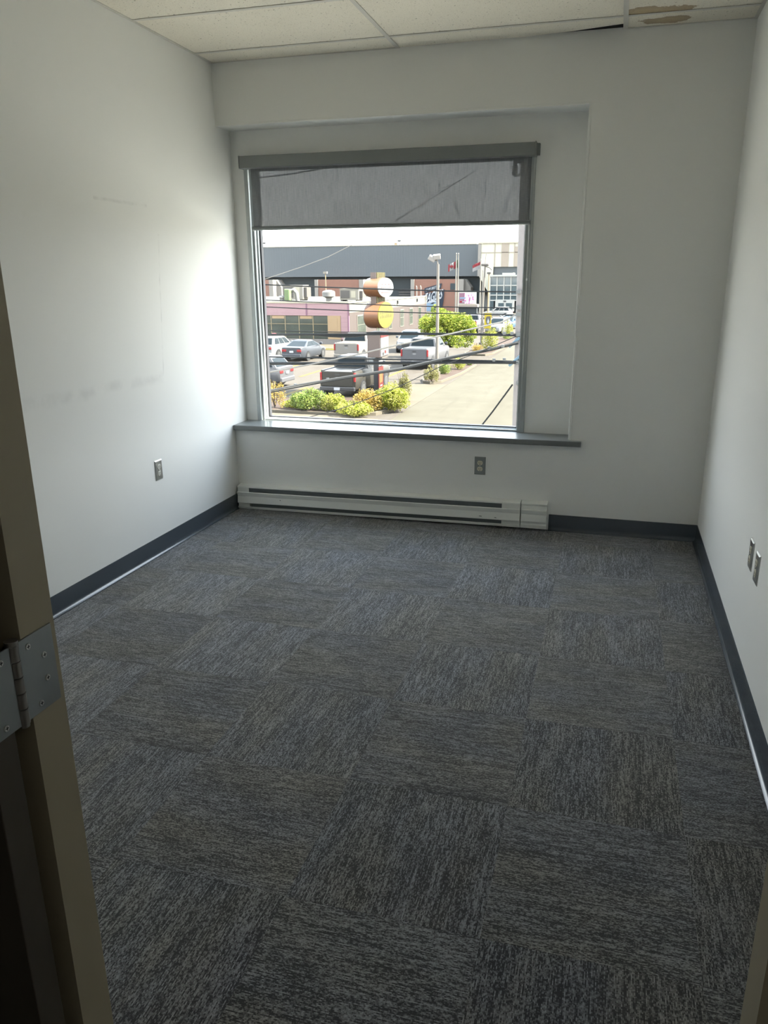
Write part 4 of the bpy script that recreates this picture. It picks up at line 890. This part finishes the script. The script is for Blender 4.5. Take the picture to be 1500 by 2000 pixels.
# ---- pylon sign by the road
M_SBR = X('sign_brown', (136, 120, 114), EV, .6); M_SOR = X('sign_orange', (226, 160, 118), 10, .5); M_SYC = X('sign_column_yellow', (250, 232, 150), ES, .6); M_SWH = X('sign_white', (255, 255, 252), ES*.8, .4); M_SYE = X('sign_yellow', (252, 232, 40), ES, .4); M_SRE = X('sign_red', (232, 80, 70), ES, .5); M_SPOST = X('sign_post_black', (84, 84, 86), EV, .6); M_INK = mat('sign_ink', (.004, .004, .004), .6); M_GOLD = X('sign_gold', (250, 206, 120), ES, .5)
SY = 34.0; SX = at(739, 700, SY).x; sg = thing('pylon_sign', 'retro roadside pylon sign with white and yellow oval drums', 'sign', (SX, SY, G))
def lz(py): return at(745, py, SY).z-G
cw = .155; cdp = .70
MB().box(-cw, cw-.02, -cdp, cdp, lz(632), lz(532)).build('column', M_SBR, sg)
for i in range(9):
    y_ = -cdp+.04+i*(2*cdp-.14)/8; MB().box(cw-.02, cw+.03, y_, y_+.09, lz(640), lz(532)).build('column_fin', M_SYC, sg)
def drum(py0, py1, m_face, nm):
    z0_, z1_ = lz(py1), lz(py0); zc = (z0_+z1_)/2; ry = 1.42; rz_ = (z1_-z0_)/2; A = np.linspace(0, 2*math.pi, 33)[:-1]
    dr = MB().prism([(ry*math.cos(a_), zc+rz_*math.sin(a_)) for a_ in A], 'x', -.30, .40).build('drum', M_SOR, sg, smooth=True)
    f = MB().prism([(ry*.985*math.cos(a_), zc+rz_*.98*math.sin(a_)) for a_ in A], 'x', .40, .435).build(nm, m_face, dr, smooth=True)
    MB().prism([(ry*.985*math.cos(a_), zc+rz_*.98*math.sin(a_)) for a_ in A], 'x', -.34, -.30).build('far_face', M_SWH, dr, smooth=True)
    return f, zc, ry, rz_
f, zc, ry, rz_ = drum(542, 581, M_SWH, 'white_face')
rs = random.Random(5)
for row, (dz, n_) in enumerate(((.10, 3), (-.02, 6), (-.22, 9))):                  # faded red script, too worn to read
    for i in range(n_):
        y_ = -ry*.62+ry*1.3*(i+.3)/n_; s_ = rs.uniform(.03, .075)
        MB().prism([(y_-.07, zc+dz*1.2+s_*.2), (y_, zc+dz*1.2+s_), (y_+.08, zc+dz*1.2+s_*.6), (y_+.02, zc+dz*1.2)], 'x', .435, .441).build('faded_lettering', M_SRE, f)
f, zc, ry, rz_ = drum(589, 641, M_SYE, 'yellow_face')
for row, (dz, n_) in enumerate(((.07, 8), (-.14, 8))):
    for i in range(n_):
        y_ = -ry*.74+ry*1.5*(i+.2)/n_; s_ = .10+.04*rs.random(); w_ = .05
        MB().prism([(y_, zc+dz), (y_+w_, zc+dz+.02), (y_+w_*1.6, zc+dz+s_*1.3), (y_+w_*.5, zc+dz+s_)], 'x', .435, .441).build('worn_lettering', M_INK, f)
bx = MB().box(-.36, .32, -.72, .72, lz(696), lz(650)).build('message_box', M_SBR, sg, bevel=.02)
MB().box(.32, .35, -.70, .70, lz(694), lz(658)).build('message_board', M_SWH, bx); MB().box(.32, .355, -.71, .71, lz(658), lz(648)).build('red_header', M_SRE, bx); MB().box(-.38, .36, -.74, .74, lz(650), lz(648)).build('box_lid', M_SPOST, bx)
for (y_, py, m_) in ((-.45, 682, M_MULL), (.0, 678, M_MULL), (.4, 676, M_MULL), (-.3, 690, M_INK), (.1, 687, M_SRE)): MB().box(.35, .358, y_-.12, y_+.12, lz(py)-.07, lz(py)+.07).build('faded_word', m_, bx)
MB().box(-.10, .02, -.12, .12, lz(700), lz(694)).build('neck', M_GOLD, sg)
MB().box(-.16, .10, -.35, .35, 0, lz(699)).build('post', M_SPOST, sg, bevel=.01)
ps = MB().box(.10, .14, -.42, .42, lz(757), lz(716)).build('poster', M_SRE, sg)
MB().prism([(-.30, lz(748)), (.25, lz(746)), (.30, lz(728)), (.0, lz(722)), (-.32, lz(727))], 'x', .14, .147).build('poster_food', M_GOLD, ps); MB().box(.14, .148, -.2, .2, lz(754), lz(751)).build('poster_caption', M_SWH, ps)
MB().box(.10, .14, -.36, .36, lz(714), lz(703)).build('notice', M_SWH, sg)

# ---- utility pole and wires outside the window
M_WOOD = X('weathered_pole_wood', (206, 198, 196), 7, .9, .14, 9); M_WIRE = mat('wire_black', (.004, .0045, .005), .7, spec=.12); M_WIREL = X('wire_pale', (210, 204, 196), 9, .6); M_WIREG = X('wire_grey', (150, 150, 148), 12, .6); M_INSB = X('guard_blue', (150, 190, 214), 8, .5); M_STEELX = X('clamp_steel', (120, 122, 122), EV, .5, metal=.3)
YP = 12.0; pl = at(1011.5, 450, YP); pb = at(1001, 834, YP); PR = .15
slope = (pb.x-pl.x)/(pl.z-pb.z)
pcx = lambda z: pl.x+slope*(pl.z-z)+PR
up_ = thing('utility_pole', 'weathered wooden utility pole just outside the right window edge', 'utility pole', (pcx(G), YP, G))
MB().tube([(0, 0, -.05), (pcx(0)-pcx(G), 0, -G), (pcx(5)-pcx(G), 0, 5-G)], [.17, PR, .13], 14).build('pole', M_WOOD, up_, smooth=True)
q = at(1006, 330, YP); hw_ = MB(); dx, dz_ = q.x-pcx(G), q.z-G
MB().box(dx-.04, dx+.25, -.06, .06, dz_+.10, dz_+.14).build('upper_bracket', M_STEELX, up_); MB().box(dx-.02, dx+.25, -.05, .05, dz_-.14, dz_-.10).build('lower_bracket', M_STEELX, up_)
MB().loft([[(dx+r*math.cos(a_), r*math.sin(a_), dz_+z_) for a_ in np.linspace(0, 2*math.pi, 13)[:-1]] for r, z_ in ((.03, -.13), (.07, -.08), (.045, -.03), (.075, .02), (.045, .06), (.03, .1))]).build('insulator', M_STEELX, up_, smooth=True)
for py in (668, 705):
    q = at(1010, py, YP-.1); MB().tube([(q.x-pcx(G)-.16, -.15, q.z-G-.10), (q.x-pcx(G)+.06, -.15, q.z-G+.10)], [.028, .034], 8).build('blue_guard', M_INSB, up_)
for py in (570, 601, 614, 653, 707, 748): 
    q = at(1013, py, YP-.15); MB().box(q.x-pcx(G)-.05, q.x-pcx(G)+.05, -.2, -.1, q.z-G-.035, q.z-G+.035).build('clamp', M_STEELX, up_)
def wire(label, pts, rpx, m=M_WIRE, Y=YP-.15, name='overhead_wire', n=6, knots=(), pole=True):
    """pts: points (px, py) of the hanging line, in the vertical plane of the poles"""
    P = [at(a_, b_, Y+(YP-.17-Y)*i/(len(pts)-1) if pole else Y) for i, (a_, b_) in enumerate(pts)]; d0 = (P[0]-P[1]).normalized()
    if pole: P = [P[0]+d0*6.0]+P                      # goes on past the left window edge to the next pole
    fine = []
    for i in range(len(P)-1):
        for s_ in range(6): fine.append(P[i].lerp(P[i+1], s_/6))
    fine.append(P[-1]); O_ = P[-1]; sc0 = FPX/((O_-CAM).dot(_fw)); r = rpx/sc0/2
    t = thing(name, label, 'cable', O_) ; MB().tube([p_-O_ for p_ in fine], r, n).build('line', m, t, smooth=True)
    for (kx, ky) in knots:
        q_ = at(kx, ky, P[-2].y)-O_; q_.y = 0; MB().box(q_.x-.03, q_.x+.03, (P[-2].y-O_.y)-.03, (P[-2].y-O_.y)+.03, q_.z-.03, q_.z+.03).build('clamp', M_STEELX, t)
    return t
wire('thin black overhead wire highest of the level ones across the mauve building roof', [(519, 556), (650, 561.5), (780, 566), (900, 569), (1012, 570)], 3.0)
wire('thin black wire crossing the parapet of the mauve building', [(519, 586), (650, 592), (780, 597), (900, 600), (1012, 601.5)], 2.2)
wire('thin black wire crossing the mauve siding', [(520, 599.5), (650, 605.5), (780, 610), (900, 613), (1012, 615)], 2.2)
wire('thin dark wire just above the upper black cable bundle', [(521, 645.5), (650, 648.5), (780, 650), (900, 651.5), (1012, 653)], 2.2)
wire('upper black cable bundle over the shop windows', [(522, 654), (640, 653), (780, 652.5), (900, 652.5), (1012, 655)], 4.6, n=8, knots=((985, 651), (1000, 651)))
sp = wire('fat black splice case hanging on the upper cable bundle', [(615, 653.5), (635, 655.5), (665, 657), (695, 656), (712, 654)], 5.2, n=8, name='splice_case', pole=False)
wire('dark wire just above the lower black cable bundle', [(525, 697), (650, 699.5), (780, 702.5), (900, 703.5), (1012, 706)], 3.2)
wire('lower heavy black cable bundle crossing the parking lot', [(525, 710), (640, 710), (780, 709), (900, 707.5), (1012, 708)], 6.2, n=8, knots=((965, 703), (985, 702)))
wire('pale sloping service cable rising to the right across the lot', [(527, 727), (620, 709), (700, 692), (780, 673), (880, 652), (980, 629), (1014, 611)], 3.4, M_WIREL, Y=YP-.6)
wire('sloping grey cable bundle with clamps rising across the dark pickup', [(527, 763), (577, 753), (640, 742), (700, 732), (780, 720), (880, 697), (960, 681), (1012, 668)], 3.8, M_WIREG, Y=YP-1.0, n=8, knots=((577, 752), (640, 741), (955, 680), (982, 676)))
wire('black cable lashed under the sloping grey bundle', [(527, 766.5), (577, 757), (640, 745), (700, 735), (780, 723), (880, 700), (960, 684), (1012, 671)], 3.0, Y=YP-1.1)
wire('thin black drop wire crossing the shrubs diagonally', [(602, 815), (660, 800), (700, 786), (780, 755), (862, 715), (930, 690), (1013, 655)], 1.6, Y=YP-1.5)
wire('thin pale wire rising from the left frame up behind the blind', [(518, 545), (590, 521), (640, 502), (672, 486), (750, 446), (850, 383), (960, 313), (1010, 285)], 1.6, M_WIREL)
wire('dark wire seen through the blind at its upper left corner', [(500, 348), (560, 341), (620, 331), (760, 305), (1010, 250)], 3.0)
q0, q1 = at(1001, 751, YP-.15), at(925, 851, YP-.15); t = thing('guy_wire', 'black guy wire slanting down from the utility pole over the road', 'cable', q1)
MB().tube([(0, 0, 0), (q0-q1)*.5+Vector((0, 0, -.02)), q0-q1], .017, 8).build('line', M_WIRE, t, smooth=True)
